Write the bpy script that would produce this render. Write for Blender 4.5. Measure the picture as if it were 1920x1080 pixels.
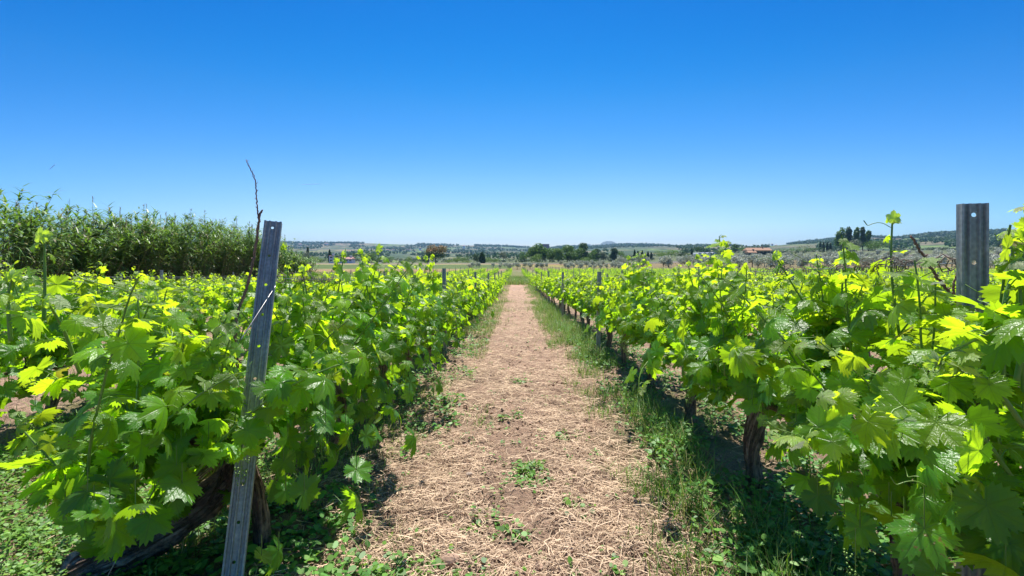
import bpy, math, random
import numpy as np
from math import radians, sin, cos, pi

for o in list(bpy.data.objects): bpy.data.objects.remove(o)
sc = bpy.context.scene
COL = sc.collection

# ------------------------------------------------------------------ camera
F, CX, HY, H = 880.0, 968.0, 480.0, 1.15       # focal (px of a 1920 frame), vanishing point, eye height
cam_d = bpy.data.cameras.new('camera'); cam = bpy.data.objects.new('camera', cam_d); COL.objects.link(cam)
cam.location = (0, 0, H); cam.rotation_euler = (radians(90), 0, 0)
cam_d.sensor_width = 36; cam_d.lens = F / 1920 * 36
cam_d.shift_x = (960 - CX) / 1920; cam_d.shift_y = (HY - 540) / 1920
cam_d.clip_start = 0.02; cam_d.clip_end = 30000
sc.camera = cam
# ------------------------------------------------------------------ light
SUN_EL = 69.0
SKY_STRENGTH = 0.14
w = bpy.data.worlds.new('World'); sc.world = w; w.use_nodes = True
nt = w.node_tree; nt.nodes.clear()
sky = nt.nodes.new('ShaderNodeTexSky'); sky.sky_type = 'NISHITA'; sky.sun_disc = False
sky.sun_elevation = radians(SUN_EL); sky.sun_rotation = radians(0)
sky.altitude = 300; sky.air_density = 1.0; sky.dust_density = 0.5; sky.ozone_density = 2.6
hs = nt.nodes.new('ShaderNodeHueSaturation'); hs.inputs['Saturation'].default_value = 1.55
hs.inputs['Value'].default_value = 1.0
bg = nt.nodes.new('ShaderNodeBackground'); bg.inputs['Strength'].default_value = SKY_STRENGTH
wo = nt.nodes.new('ShaderNodeOutputWorld')
tc = nt.nodes.new('ShaderNodeTexCoord'); sx_ = nt.nodes.new('ShaderNodeSeparateXYZ'); rmp = nt.nodes.new('ShaderNodeValToRGB')
nt.links.new(tc.outputs['Generated'], sx_.inputs[0]); nt.links.new(sx_.outputs[2], rmp.inputs[0])
while len(rmp.color_ramp.elements) < 5: rmp.color_ramp.elements.new(.5)
for e_, (p_, c_) in zip(rmp.color_ramp.elements, [(0.0, (.46, .53, .68)), (.06, (.50, .55, .69)), (.16, (.62, .58, .66)), (.30, (.66, .57, .61)), (.48, (.02, .50, .60))]):
    e_.position = p_; e_.color = (*c_, 1)
mu = nt.nodes.new('ShaderNodeMix'); mu.data_type = 'RGBA'; mu.blend_type = 'MULTIPLY'; mu.inputs[0].default_value = 1.0
nt.links.new(sky.outputs[0], hs.inputs['Color']); nt.links.new(hs.outputs[0], mu.inputs[6]); nt.links.new(rmp.outputs[0], mu.inputs[7]); 
r2_ = nt.nodes.new('ShaderNodeValToRGB'); nt.links.new(sx_.outputs[1], r2_.inputs[0])      # bluer and deeper away from the sun's side
r2_.color_ramp.elements[0].position = .60; r2_.color_ramp.elements[0].color = (.52, .82, .93, 1); r2_.color_ramp.elements[1].position = .97; r2_.color_ramp.elements[1].color = (1.18, 1.08, 1.03, 1)
mu2 = nt.nodes.new('ShaderNodeMix'); mu2.data_type = 'RGBA'; mu2.blend_type = 'MULTIPLY'; mu2.inputs[0].default_value = 1.0
nt.links.new(mu.outputs[2], mu2.inputs[6]); nt.links.new(r2_.outputs[0], mu2.inputs[7]); nt.links.new(mu2.outputs[2], bg.inputs['Color'])
nt.links.new(bg.outputs[0], wo.inputs['Surface'])
sd = bpy.data.lights.new('sun', 'SUN'); sd.energy = 5.0; sd.angle = radians(0.53); sd.color = (1.0, 0.955, 0.89)
sun = bpy.data.objects.new('sun', sd); COL.objects.link(sun)
sun.rotation_euler = (-radians(90 - SUN_EL), 0, radians(-3)); sun.location = (0, 0, 50)
sc.view_settings.view_transform = 'Standard'; sc.view_settings.look = 'None'
sc.view_settings.exposure = 0.82; sc.view_settings.gamma = 1.0
sc.cycles.max_bounces = 8; sc.cycles.diffuse_bounces = 5; sc.cycles.glossy_bounces = 2
sc.cycles.transmission_bounces = 4; sc.cycles.volume_bounces = 0; sc.cycles.transparent_max_bounces = 4
sc.cycles.use_denoising = True
sc.cycles.use_adaptive_sampling = True; sc.cycles.adaptive_threshold = 0.015
sc.cycles.sample_clamp_indirect = 6

# ------------------------------------------------------------------ helpers
def P(px, py, Y):
    """world point seen at photo pixel (px,py) at depth Y"""
    return np.array([(px - CX) * Y / F, Y, H + (HY - py) * Y / F])

def smooth(x, a, b):
    t = np.clip((x - a) / (b - a), 0, 1); return t * t * (3 - 2 * t)

def hashn(ix, iy, seed):
    h = (ix * 374761393 + iy * 668265263 + seed * 1442695041) & 0xffffffff
    h = ((h ^ (h >> 13)) * 1274126177) & 0xffffffff
    return ((h ^ (h >> 16)) & 0xffff) / 65535.0
def vnoise(x, y, seed=0):
    x = np.asarray(x, float); y = np.asarray(y, float)
    xi = np.floor(x).astype(np.int64); yi = np.floor(y).astype(np.int64)
    fx = x - xi; fy = y - yi; fx = fx * fx * (3 - 2 * fx); fy = fy * fy * (3 - 2 * fy)
    a = hashn(xi, yi, seed); b = hashn(xi + 1, yi, seed); c = hashn(xi, yi + 1, seed); d = hashn(xi + 1, yi + 1, seed)
    return (a * (1 - fx) + b * fx) * (1 - fy) + (c * (1 - fx) + d * fx) * fy
def fbm(x, y, seed=0, oct=4):
    s = 0; a = 0.5
    for i in range(oct):
        s = s + a * vnoise(x * 2 ** i, y * 2 ** i, seed + i * 17); a *= 0.5
    return s

def gz(X, Y):
    X = np.asarray(X, float); Y = np.asarray(Y, float)
    z = np.interp(Y, [-10, 4, 7, 11.4, 16.8, 22, 31, 45, 80, 120, 150, 230, 450],
                  [0, 0, -.07, -.25, -.48, -.62, -.74, -1.15, -1.55, -1.75, -1.85, -2.0, -2.4])
    rise = np.interp(X, [40, 52, 80, 123, 180, 270, 600], [0, 0, 1.7, 3.7, 5.7, 7.0, 12])
    return z + rise * smooth(Y, 110, 270)

class M:
    """collects verts/faces (tri or quad arrays) then links one mesh object"""
    def __init__(s): s.V = []; s.F = []; s.n = 0; s.UV = []; s.C = []; s.mi = []
    def add(s, V, faces, uv=None, col=None, mat=0):
        V = np.asarray(V, float).reshape(-1, 3)
        if len(V) == 0: return
        if not isinstance(faces, (list, tuple)) or (len(faces) and not isinstance(faces[0], np.ndarray)): faces = [np.asarray(faces, int)]
        for f in faces:
            if len(f): s.F.append(np.asarray(f, int) + s.n); s.mi.append(np.full(len(f), mat, int))
        s.V.append(V); s.n += len(V)
        s.UV.append(np.zeros((len(V), 2)) if uv is None else uv)
        s.C.append(np.zeros((len(V), 4)) if col is None else (np.tile(np.asarray(col, float), (len(V), 1)) if np.ndim(col) == 1 else col))
    def mesh(s, name, mats, smooth_=True, uv=False, col=False):
        me = bpy.data.meshes.new(name)
        V = np.concatenate(s.V); me.vertices.add(len(V)); me.vertices.foreach_set('co', V.ravel())
        lt = np.concatenate([np.full(len(f), f.shape[1]) for f in s.F]); li = np.concatenate([f.ravel() for f in s.F])
        me.loops.add(len(li)); me.loops.foreach_set('vertex_index', li.astype(np.int32))
        me.polygons.add(len(lt)); st = np.concatenate([[0], np.cumsum(lt)[:-1]])
        me.polygons.foreach_set('loop_start', st.astype(np.int32))
        me.polygons.foreach_set('material_index', np.concatenate(s.mi).astype(np.int32))
        me.polygons.foreach_set('use_smooth', np.full(len(lt), bool(smooth_)))
        if uv:
            u = me.uv_layers.new(name='UVMap'); u.data.foreach_set('uv', np.concatenate(s.UV)[li].ravel())
        if col:
            a = me.attributes.new('tint', 'FLOAT_COLOR', 'POINT'); a.data.foreach_set('color', np.concatenate(s.C).ravel())
        me.update(calc_edges=True)
        for m in (mats if isinstance(mats, (list, tuple)) else [mats]): me.materials.append(m)
        return me
    def build(s, name, mats, parent=None, **k):
        o = bpy.data.objects.new(name, s.mesh(name, mats, **k)); COL.objects.link(o)
        if parent: o.parent = parent
        return o

def tag(o, label=None, cat=None, group=None, kind=None):
    if label: o['label'] = label
    if cat: o['category'] = cat
    if group: o['group'] = group
    if kind: o['kind'] = kind
    return o
def empty(name, loc=(0, 0, 0), rz=0.0, s=1.0):
    o = bpy.data.objects.new(name, None); COL.objects.link(o); o.location = loc; o.rotation_euler = (0, 0, rz); o.scale = (s, s, s)
    o.empty_display_size = .1
    return o
def link_part(name, mesh, parent):
    o = bpy.data.objects.new(name, mesh); COL.objects.link(o); o.parent = parent; return o

def tube(m, pts, rad, n=6, col=None, mat=0, uvs=1.0, rough=0.0, rng=None, cap=True, twist=0.0):
    pts = np.asarray(pts, float); k = len(pts); rad = np.broadcast_to(np.asarray(rad, float), (k,))
    t = np.gradient(pts, axis=0); t /= np.linalg.norm(t, axis=1, keepdims=True) + 1e-9
    ref = np.array([0, 0, 1.0]) if abs(t[0, 2]) < .9 else np.array([0, 1.0, 0])
    u = np.cross(t, ref); bad = np.linalg.norm(u, axis=1) < 1e-3; u[bad] = [1, 0, 0]
    for i in range(1, k):
        u[i] = u[i - 1] - t[i] * np.dot(u[i - 1], t[i])
    u /= np.linalg.norm(u, axis=1, keepdims=True) + 1e-9
    v = np.cross(t, u)
    a = np.arange(n) / n * 2 * pi
    rr = rad[:, None] * np.ones((1, n))
    if rough and rng is not None:
        ridge = rng.normal(0, rough, (1, n)) + rng.normal(0, rough * .6, (k, n)); rr = rr * (1 + ridge)
    aa = a[None, :] + twist * np.linspace(0, 1, k)[:, None]
    V = pts[:, None] + rr[..., None] * (np.cos(aa)[..., None] * u[:, None] + np.sin(aa)[..., None] * v[:, None])
    V = V.reshape(-1, 3)
    i, j = np.meshgrid(np.arange(k - 1), np.arange(n), indexing='ij'); j2 = (j + 1) % n
    Fq = np.stack([i * n + j, i * n + j2, (i + 1) * n + j2, (i + 1) * n + j], -1).reshape(-1, 4)
    fs = [Fq]
    L = np.concatenate([[0], np.cumsum(np.linalg.norm(np.diff(pts, axis=0), axis=1))])
    uv = np.stack([np.tile(a / (2 * pi), k), np.repeat(L * uvs, n)], -1)
    if cap and n >= 3:
        V = np.vstack([V, pts[0], pts[-1]]); uv = np.vstack([uv, [0, 0], [0, L[-1] * uvs]])
        q = np.arange(n)
        fs.append(np.concatenate([np.stack([np.full(n, k * n), (q + 1) % n, q], -1),
                                  np.stack([np.full(n, k * n + 1), (k - 1) * n + q, (k - 1) * n + (q + 1) % n], -1)]))
    m.add(V, fs, uv=uv, col=col, mat=mat)

def curve_pts(ctrl, n):
    """smooth curve through control points (Catmull-Rom)"""
    c = np.asarray(ctrl, float); c = np.vstack([2 * c[0] - c[1], c, 2 * c[-1] - c[-2]])
    t = np.linspace(0, len(c) - 3 - 1e-6, n); i = t.astype(int); f = (t - i)[:, None]
    p0, p1, p2, p3 = c[i], c[i + 1], c[i + 2], c[i + 3]
    return .5 * ((2 * p1) + (-p0 + p2) * f + (2 * p0 - 5 * p1 + 4 * p2 - p3) * f ** 2 + (-p0 + 3 * p1 - 3 * p2 + p3) * f ** 3)

def strands(m, path, rad, count, rng, thick=.0022):
    """loose fibrous strips of bark lying along a trunk"""
    k = len(path); t = np.gradient(path, axis=0); t /= np.linalg.norm(t, axis=1, keepdims=True)
    u = np.cross(t, [.3, .2, .9]); u /= np.linalg.norm(u, axis=1, keepdims=True); v = np.cross(t, u)
    for q in range(count):
        i0 = rng.integers(0, max(1, k - 8)); n = int(rng.integers(5, min(14, k - i0 + 1))) if k - i0 > 5 else k - i0
        idx = np.arange(i0, min(k, i0 + n)); a = rng.uniform(0, 6.28) + np.linspace(0, rng.uniform(.2, 1.1), len(idx))
        lift = 1.03 + rng.uniform(0, .10) + .22 * rng.random() * np.linspace(-1, 1, len(idx)) ** 4
        p = path[idx] + (rad[idx] * lift)[:, None] * (np.cos(a)[:, None] * u[idx] + np.sin(a)[:, None] * v[idx])
        if len(p) > 2: tube(m, p, np.sin(np.linspace(.3, 2.84, len(p))) * thick * rng.uniform(.5, 1.8), 4, cap=False, uvs=1.0)

def box(m, lo, hi, col=None, mat=0):
    x0, y0, z0 = lo; x1, y1, z1 = hi
    V = [(x0, y0, z0), (x1, y0, z0), (x1, y1, z0), (x0, y1, z0), (x0, y0, z1), (x1, y0, z1), (x1, y1, z1), (x0, y1, z1)]
    m.add(V, np.array([(0, 3, 2, 1), (4, 5, 6, 7), (0, 1, 5, 4), (1, 2, 6, 5), (2, 3, 7, 6), (3, 0, 4, 7)]), col=col, mat=mat)

def ordw(n):
    ones = ['', 'first', 'second', 'third', 'fourth', 'fifth', 'sixth', 'seventh', 'eighth', 'ninth', 'tenth', 'eleventh', 'twelfth', 'thirteenth',
            'fourteenth', 'fifteenth', 'sixteenth', 'seventeenth', 'eighteenth', 'nineteenth']
    if n < 20: return ones[n]
    tens = {2: 'twent', 3: 'thirt', 4: 'fort', 5: 'fift', 6: 'sixt', 7: 'sevent', 8: 'eight', 9: 'ninet'}[n // 10]
    return tens + 'ieth' if n % 10 == 0 else tens + 'y-' + ones[n % 10]

# ------------------------------------------------------------------ materials
class NT:
    def __init__(s, name):
        s.m = bpy.data.materials.new(name); s.m.use_nodes = True; s.t = s.m.node_tree; s.t.nodes.clear()
        s.out = s.t.nodes.new('ShaderNodeOutputMaterial')
    def n(s, typ, **k):
        o = s.t.nodes.new(typ)
        for a, b in k.items():
            if a == 'i':
                for kk, vv in b.items():
                    if isinstance(vv, bpy.types.NodeSocket): s.t.links.new(vv, o.inputs[kk])
                    else: o.inputs[kk].default_value = vv
            else: setattr(o, a, b)
        return o
    def math(s, op, a, b=0.0, c=None, clamp=False):
        o = s.t.nodes.new('ShaderNodeMath'); o.operation = op; o.use_clamp = clamp
        for i, v in enumerate([a, b] + ([c] if c is not None else [])):
            if isinstance(v, bpy.types.NodeSocket): s.t.links.new(v, o.inputs[i])
            else: o.inputs[i].default_value = v
        return o.outputs[0]
    def mix(s, fac, a, b, blend='MIX'):
        o = s.t.nodes.new('ShaderNodeMix'); o.data_type = 'RGBA'; o.blend_type = blend; o.clamp_factor = True
        for k, v in ((0, fac), (6, a), (7, b)):
            if isinstance(v, bpy.types.NodeSocket): s.t.links.new(v, o.inputs[k])
            elif k == 0: o.inputs[k].default_value = v
            else: o.inputs[k].default_value = (*v, 1)
        return o.outputs[2]
    def ramp(s, fac, stops):
        o = s.t.nodes.new('ShaderNodeValToRGB'); s.t.links.new(fac, o.inputs[0]); cr = o.color_ramp
        while len(cr.elements) < len(stops): cr.elements.new(0.5)
        for e, (p, c) in zip(cr.elements, stops): e.position = p; e.color = (*c, 1) if len(c) == 3 else c
        return o.outputs[0]
    def noise(s, scale, detail=3, vec=None, rough=.5):
        o = s.n('ShaderNodeTexNoise'); o.inputs['Scale'].default_value = scale; o.inputs['Detail'].default_value = detail; o.inputs['Roughness'].default_value = rough
        if vec is not None: s.t.links.new(vec, o.inputs['Vector'])
        return o.outputs['Fac']
    def bump(s, h, strength=.5, dist=.01):
        return s.n('ShaderNodeBump', i={'Height': h, 'Strength': strength, 'Distance': dist}).outputs[0]
    def pbr(s, color, rough=.6, metal=0.0, spec=.5, normal=None):
        p = s.n('ShaderNodeBsdfPrincipled')
        for k, v in (('Base Color', color), ('Roughness', rough), ('Metallic', metal), ('Specular IOR Level', spec)):
            if isinstance(v, bpy.types.NodeSocket): s.t.links.new(v, p.inputs[k])
            else: p.inputs[k].default_value = (*v, 1) if k == 'Base Color' else v
        if normal is not None: s.t.links.new(normal, p.inputs['Normal'])
        return p.outputs[0]
    def done(s, sh): s.t.links.new(sh, s.out.inputs['Surface']); return s.m
    def obj(s): return s.n('ShaderNodeTexCoord').outputs['Object']

def leaf_material(name, mature, young, trans_m, trans_y, veins=True, rough=.36, spec=.55, tfac=.42, back=(.12, .19, .085)):
    m = NT(name)
    at = m.n('ShaderNodeAttribute', attribute_name='tint'); sep = m.n('ShaderNodeSeparateColor', i={0: at.outputs['Color']})
    age, rnd, down = sep.outputs[0], sep.outputs[1], sep.outputs[2]
    base = m.mix(age, mature, young)
    tr = m.mix(age, trans_m, trans_y)
    v = m.math('MULTIPLY_ADD', rnd, .75, .62)
    sc_ = m.n('ShaderNodeVectorMath', operation='SCALE', i={0: base, 'Scale': v}); base = sc_.outputs[0]
    tr = m.n('ShaderNodeVectorMath', operation='SCALE', i={0: tr, 'Scale': v}).outputs[0]
    nrm = None
    if veins:
        uv = m.n('ShaderNodeTexCoord').outputs['UV']; sx = m.n('ShaderNodeSeparateXYZ', i={0: uv})
        x = m.math('SUBTRACT', sx.outputs[0], .5); y = m.math('SUBTRACT', sx.outputs[1], .35)
        th = m.math('ARCTAN2', x, y); r = m.math('SQRT', m.math('ADD', m.math('MULTIPLY', x, x), m.math('MULTIPLY', y, y)))
        sec = radians(55)
        a = m.math('ABSOLUTE', m.math('SUBTRACT', m.math('MODULO', m.math('ADD', th, sec * 6.5), sec), sec / 2))
        cr = m.math('MULTIPLY', r, m.math('SINE', a)); al = m.math('MULTIPLY', r, m.math('COSINE', a))
        main = m.math('SUBTRACT', 1.0, m.math('DIVIDE', cr, m.math('MULTIPLY_ADD', r, -.008, .0115)), clamp=True)
        ph = m.math('FRACT', m.math('MULTIPLY', m.math('SUBTRACT', al, m.math('MULTIPLY', cr, .8)), 11.0))
        sv = m.math('SUBTRACT', 1.0, m.math('MULTIPLY', m.math('ABSOLUTE', m.math('SUBTRACT', ph, .5)), 9.0), clamp=True)
        vein = m.math('MAXIMUM', main, m.math('MULTIPLY', sv, .45))
        base = m.mix(m.math('MULTIPLY', vein, .55), base, (.22, .34, .10))
        tr = m.mix(m.math('MULTIPLY', vein, .45), tr, (.10, .20, .01))
        puff = m.noise(42, 2, uv)
        hgt = m.math('ADD', m.math('MULTIPLY', vein, -.8), m.math('MULTIPLY', puff, .8))
        nrm = m.bump(hgt, .5, .003)
        mott = m.noise(7, 3, uv)
        base = m.mix(m.math('MULTIPLY', mott, .35), base, (.05, .12, .025))
        sp = m.math('MULTIPLY', m.math('GREATER_THAN', m.noise(5, 3, m.obj()), .60), m.math('GREATER_THAN', m.math('ADD', rnd, m.math('MULTIPLY', m.noise(16, 3, uv), .5)), 1.17))
        base = m.mix(m.math('MULTIPLY', sp, .7), base, (.28, .17, .06)); tr = m.mix(m.math('MULTIPLY', sp, .7), tr, (.30, .15, .03))
    base = m.mix(m.math('MULTIPLY', down, .85), base, (.60, .60, .48))
    bf = m.n('ShaderNodeNewGeometry').outputs['Backfacing']
    base = m.mix(m.math('MULTIPLY', bf, .75), base, back)
    rgh = m.math('ADD', m.math('MULTIPLY', bf, .3), rough)
    p = m.pbr(base, rgh, 0, spec, nrm)
    t = m.n('ShaderNodeBsdfTranslucent', i={'Color': tr}).outputs[0]
    mx = m.n('ShaderNodeMixShader', i={0: m.math('MULTIPLY_ADD', age, .12, tfac), 1: p, 2: t}).outputs[0]
    return m.done(mx)

LEAF = leaf_material('vine_leaf', (.040, .165, .022), (.17, .33, .018), (.42, .76, .012), (.54, .72, .016), spec=.6, rough=.31, tfac=.57)
LEAF_FAR = leaf_material('vine_leaf_far', (.042, .168, .020), (.17, .33, .02), (.44, .76, .012), (.54, .72, .018), veins=False, rough=.33, spec=.6, tfac=.57)
REED = leaf_material('reed_leaf', (.11, .205, .05), (.29, .22, .13), (.24, .44, .03), (.26, .22, .10), veins=False, rough=.45, spec=.4, tfac=.3, back=(.09, .15, .05))
GRASS = leaf_material('grass_blade', (.095, .23, .035), (.38, .30, .16), (.20, .38, .03), (.45, .36, .15), veins=False, rough=.5, spec=.3, tfac=.35, back=(.07, .15, .03))
WEED = leaf_material('weed_leaf', (.075, .21, .035), (.22, .38, .05), (.16, .36, .03), (.40, .50, .05), veins=False, rough=.5, spec=.4, tfac=.3, back=(.1, .17, .07))

def crown_material(name, c0, c1, trans):
    m = NT(name)
    at = m.n('ShaderNodeAttribute', attribute_name='tint'); sep = m.n('ShaderNodeSeparateColor', i={0: at.outputs['Color']})
    base = m.mix(sep.outputs[1], c0, c1)
    base = m.mix(sep.outputs[0], base, (.50, .23, .07))
    p = m.pbr(base, .6, 0, .3)
    t = m.n('ShaderNodeBsdfTranslucent', i={'Color': (*trans, 1)}).outputs[0]
    return m.done(m.n('ShaderNodeMixShader', i={0: .25, 1: p, 2: t}).outputs[0])
CROWN = {
    'green': crown_material('broadleaf_crown', (.045, .105, .026), (.16, .26, .06), (.16, .30, .03)),
    'dark': crown_material('dark_crown', (.028, .065, .026), (.085, .155, .05), (.06, .14, .03)),
    'light': crown_material('light_crown', (.09, .17, .035), (.18, .28, .06), (.22, .36, .04)),
    'grey': crown_material('grey_crown', (.12, .15, .10), (.25, .28, .18), (.14, .18, .08)),
    'olive': crown_material('olive_crown', (.30, .33, .25), (.52, .55, .44), (.3, .34, .22)),
}
def bark_material(name, c0, c1, scale=1.0, streak=(45, 9), bump=1.0):
    m = NT(name)
    uv = m.n('ShaderNodeTexCoord').outputs['UV']
    mp = m.n('ShaderNodeMapping', i={0: uv, 'Scale': (streak[0] * .35, streak[1], 1)}).outputs[0]
    n1 = m.noise(1.0, 5, mp, .65)
    n2 = m.noise(60 * scale, 3, m.obj())
    v = m.math('ADD', m.math('MULTIPLY', n1, .75), m.math('MULTIPLY', n2, .25))
    c = m.ramp(v, [(.36, c0), (.52, c1), (.66, tuple(min(1, q * 1.8) for q in c1))])
    return m.done(m.pbr(c, .9, 0, .2, m.bump(v, bump, .03)))
BARK = bark_material('vine_bark', (.035, .024, .018), (.26, .185, .14))
TREE_BARK = bark_material('tree_bark', (.04, .03, .02), (.13, .10, .075))
CANE = bark_material('dry_cane_bark', (.08, .045, .035), (.26, .16, .12), bump=.4)
m = NT('green_stem'); GREEN_STEM = m.done(m.pbr(m.mix(m.noise(30, 2, m.obj()), (.10, .22, .03), (.20, .30, .06)), .45, 0, .4))
m = NT('grape_green'); GRAPE = m.done(m.pbr(m.mix(m.noise(90, 2, m.obj()), (.10, .22, .03), (.24, .36, .07)), .4, 0, .5))
m = NT('galvanised_steel')
ob = m.obj(); mp = m.n('ShaderNodeMapping', i={0: ob, 'Scale': (60, 60, 3)}).outputs[0]
n1 = m.noise(1, 4, mp); n2 = m.noise(14, 4, ob); vv = m.n('ShaderNodeTexVoronoi', i={'Vector': ob, 'Scale': 90.0}).outputs['Distance']
tot = m.math('ADD', m.math('MULTIPLY', n1, .45), m.math('ADD', m.math('MULTIPLY', n2, .4), m.math('MULTIPLY', vv, .22)))
c = m.ramp(tot, [(.30, (.20, .197, .19)), (.55, (.36, .35, .33)), (.75, (.56, .545, .52))])
STEEL = m.done(m.pbr(c, m.math('MULTIPLY_ADD', n2, .3, .40), .2, .3, m.bump(n1, .25, .002)))
m = NT('wire_steel'); WIRE = m.done(m.pbr((.30, .30, .30), .45, .8, .5))
m = NT('dry_tendril'); DRY = m.done(m.pbr(m.mix(m.noise(50, 2, m.obj()), (.10, .075, .06), (.30, .25, .20)), .85, 0, .2))
m = NT('plastic_grey'); PLASTIC = m.done(m.pbr(m.mix(m.noise(50, 2, m.obj()), (.20, .20, .23), (.26, .26, .29)), .5, 0, .5))

# ground material: vertex tint = real colour of soil / field, broken up with noise
m = NT('soil')
ob = m.obj(); at = m.n('ShaderNodeAttribute', attribute_name='tint').outputs['Color']
nf = m.noise(38, 6, ob, .7); nc = m.noise(4.5, 5, ob, .6); ng = m.noise(150, 4, ob, .6); nb = m.noise(.16, 4, ob, .6)
k = m.math('ADD', m.math('ADD', m.math('MULTIPLY', nf, .55), m.math('MULTIPLY', nc, .35)), m.math('MULTIPLY', ng, .35))
k2 = m.ramp(k, [(.44, (.42, .38, .35)), (.60, (.95, .95, .95)), (.76, (1.45, 1.42, 1.36))])
cc = m.mix(1.0, at, k2, 'MULTIPLY')
cc = m.mix(1.0, cc, m.ramp(nb, [(.3, (.84, .86, .86)), (.7, (1.14, 1.12, 1.1))]), 'MULTIPLY')
SOIL = m.done(m.pbr(cc, .95, 0, .15, m.bump(k, 1.0, .06)))

# hills material: patchwork of groves, scrub and fields
m = NT('hill_slopes')
ob = m.obj()
warp = m.n('ShaderNodeVectorMath', operation='ADD', i={0: ob, 1: m.n('ShaderNodeVectorMath', operation='SCALE', i={0: m.n('ShaderNodeTexNoise', i={'Vector': ob, 'Scale': .004}).outputs['Color'], 'Scale': 160.0}).outputs[0]}).outputs[0]
mp = m.n('ShaderNodeMapping', i={0: warp, 'Scale': (.011, .0045, .0)}).outputs[0]
vo = m.n('ShaderNodeTexVoronoi', i={'Vector': mp, 'Scale': 1.0}); cellv = m.n('ShaderNodeSeparateColor', i={0: vo.outputs['Color']}).outputs[0]
patch = m.ramp(cellv, [(.0, (.055, .085, .045)), (.25, (.10, .135, .065)), (.42, (.15, .165, .10)), (.56, (.25, .175, .12)), (.66, (.06, .10, .04)), (.80, (.36, .25, .16)), (.92, (.17, .24, .07))])
fine = m.noise(.035, 5, m.n('ShaderNodeMapping', i={0: ob, 'Scale': (1.6, .5, .5)}).outputs[0], .7)
patch = m.mix(m.ramp(fine, [(.44, (0, 0, 0)), (.58, (1, 1, 1))]), patch, (.045, .068, .036))
dots = m.n('ShaderNodeTexVoronoi', i={'Vector': m.n('ShaderNodeMapping', i={0: ob, 'Scale': (.12, .05, 0.0)}).outputs[0], 'Scale': 1.0}).outputs['Distance']
patch = m.mix(.12, patch, (.02, .05, .03)); patch = m.mix(m.math('MULTIPLY', m.ramp(dots, [(.25, (1, 1, 1)), (.42, (0, 0, 0))]), .6), patch, (.055, .078, .045))
HILL = m.done(m.pbr(patch, .95, 0, .1))
def plain(name, c, rough=.8, sc_=2.0, var=.25, spec=.3):
    m = NT(name); n = m.noise(sc_, 4, m.obj())
    return m.done(m.pbr(m.mix(n, tuple(q * (1 - var) for q in c), tuple(min(1, q * (1 + var)) for q in c)), rough, 0, spec))
m = NT('straw'); at = m.n('ShaderNodeAttribute', attribute_name='tint'); sp_ = m.n('ShaderNodeSeparateColor', i={0: at.outputs['Color']})
STRAW = m.done(m.pbr(m.mix(sp_.outputs[1], (.16, .10, .065), (.72, .54, .37)), .85, 0, .2))
STONE = plain('pale_stone', (.44, .34, .26), .9, 25, .3)
CLOD = plain('soil_clod', (.33, .22, .155), .95, 40, .35)
WALL_W = plain('white_plaster', (.72, .70, .68), .8, .6, .08)
WALL_C = plain('ochre_plaster', (.42, .30, .20), .8, .6, .12)
WALL_R = plain('red_plaster', (.22, .06, .07), .8, .3, .2)
ROOF_T = plain('clay_roof', (.34, .20, .125), .85, 1.2, .2)
ROOF_P = plain('faded_pink_roof', (.40, .22, .20), .85, 1.2, .2)
GLASSM = plain('window_glass', (.03, .035, .045), .2, 3, .2, .6)
GREENHOUSE = plain('greenhouse_film', (.34, .34, .36), .4, .5, .1, .5)
NET = plain('dark_net', (.02, .045, .04), .8, 2, .3)
m = NT('contrail_vapour'); CLOUD = m.done(m.n('ShaderNodeAddShader', i={0: m.n('ShaderNodeBsdfDiffuse', i={'Color': (.6, .65, .7, 1)}).outputs[0], 1: m.n('ShaderNodeBsdfTranslucent', i={'Color': (.22, .26, .32, 1)}).outputs[0]}).outputs[0])

# ------------------------------------------------------------------ ground sheet
def axis(core0, core1, step, lo, hi, g):
    a = list(np.arange(core0, core1, step)); s = step; x = a[-1]
    while x < hi: s *= g; x += s; a.append(x)
    b = []; s = step; x = a[0]
    while x > lo: s *= g; x -= s; b.append(x)
    return np.array(b[::-1] + a)
gx = axis(-1.7, 1.9, .017, -620, 900, 1.045)
gy = axis(.9, 4.0, .017, -8, 470, 1.022)
GX, GY = np.meshgrid(gx, gy)
def clods(X, Y):
    near = np.exp(-np.maximum(Y - 3, 0) / 9)
    a = (fbm(X * 13, Y * 13, 3, 4) - .47) * .060 + np.maximum(fbm(X * 34, Y * 34, 9, 3) - .50, 0) * .075
    b = (fbm(X * 2.2, Y * 2.2, 21, 3) - .45) * .07
    return (a * (.35 + .65 * near) + b) * np.exp(-np.maximum(Y - 30, 0) / 40)
def ground(X, Y): 
    ridge = .035 * np.exp(-((np.mod(X - 1.13 + 1.05, 2.1) - 1.05) / .3) ** 2) * (Y < 31)
    return gz(X, Y) + clods(X, Y) + ridge
GZ = ground(GX, GY)
soil = np.array([.39, .260, .185])
C = np.ones(GX.shape + (3,)) * soil
def paint(mask, col):
    global C
    C = C * (1 - mask[..., None]) + np.array(col) * mask[..., None]
nz = fbm(GX * .9, GY * .9, 5, 4); nzf = fbm(GX * .05, GY * .12, 6, 4)
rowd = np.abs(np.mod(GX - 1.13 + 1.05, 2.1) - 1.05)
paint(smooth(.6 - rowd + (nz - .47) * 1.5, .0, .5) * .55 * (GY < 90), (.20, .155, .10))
paint(smooth(nz, .50, .62) * smooth(np.abs(GX - .05), .3, .9) * .6 * (GY < 32), (.14, .16, .055))
paint(smooth(GY, 30.5, 33) * (.55 + .4 * smooth(nz, .4, .6)), (.15, .17, .07))
paint(smooth(GY, 34, 37) * ((GX > -9) & (GY < 84)) * .7, (.13, .14, .055))
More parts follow.
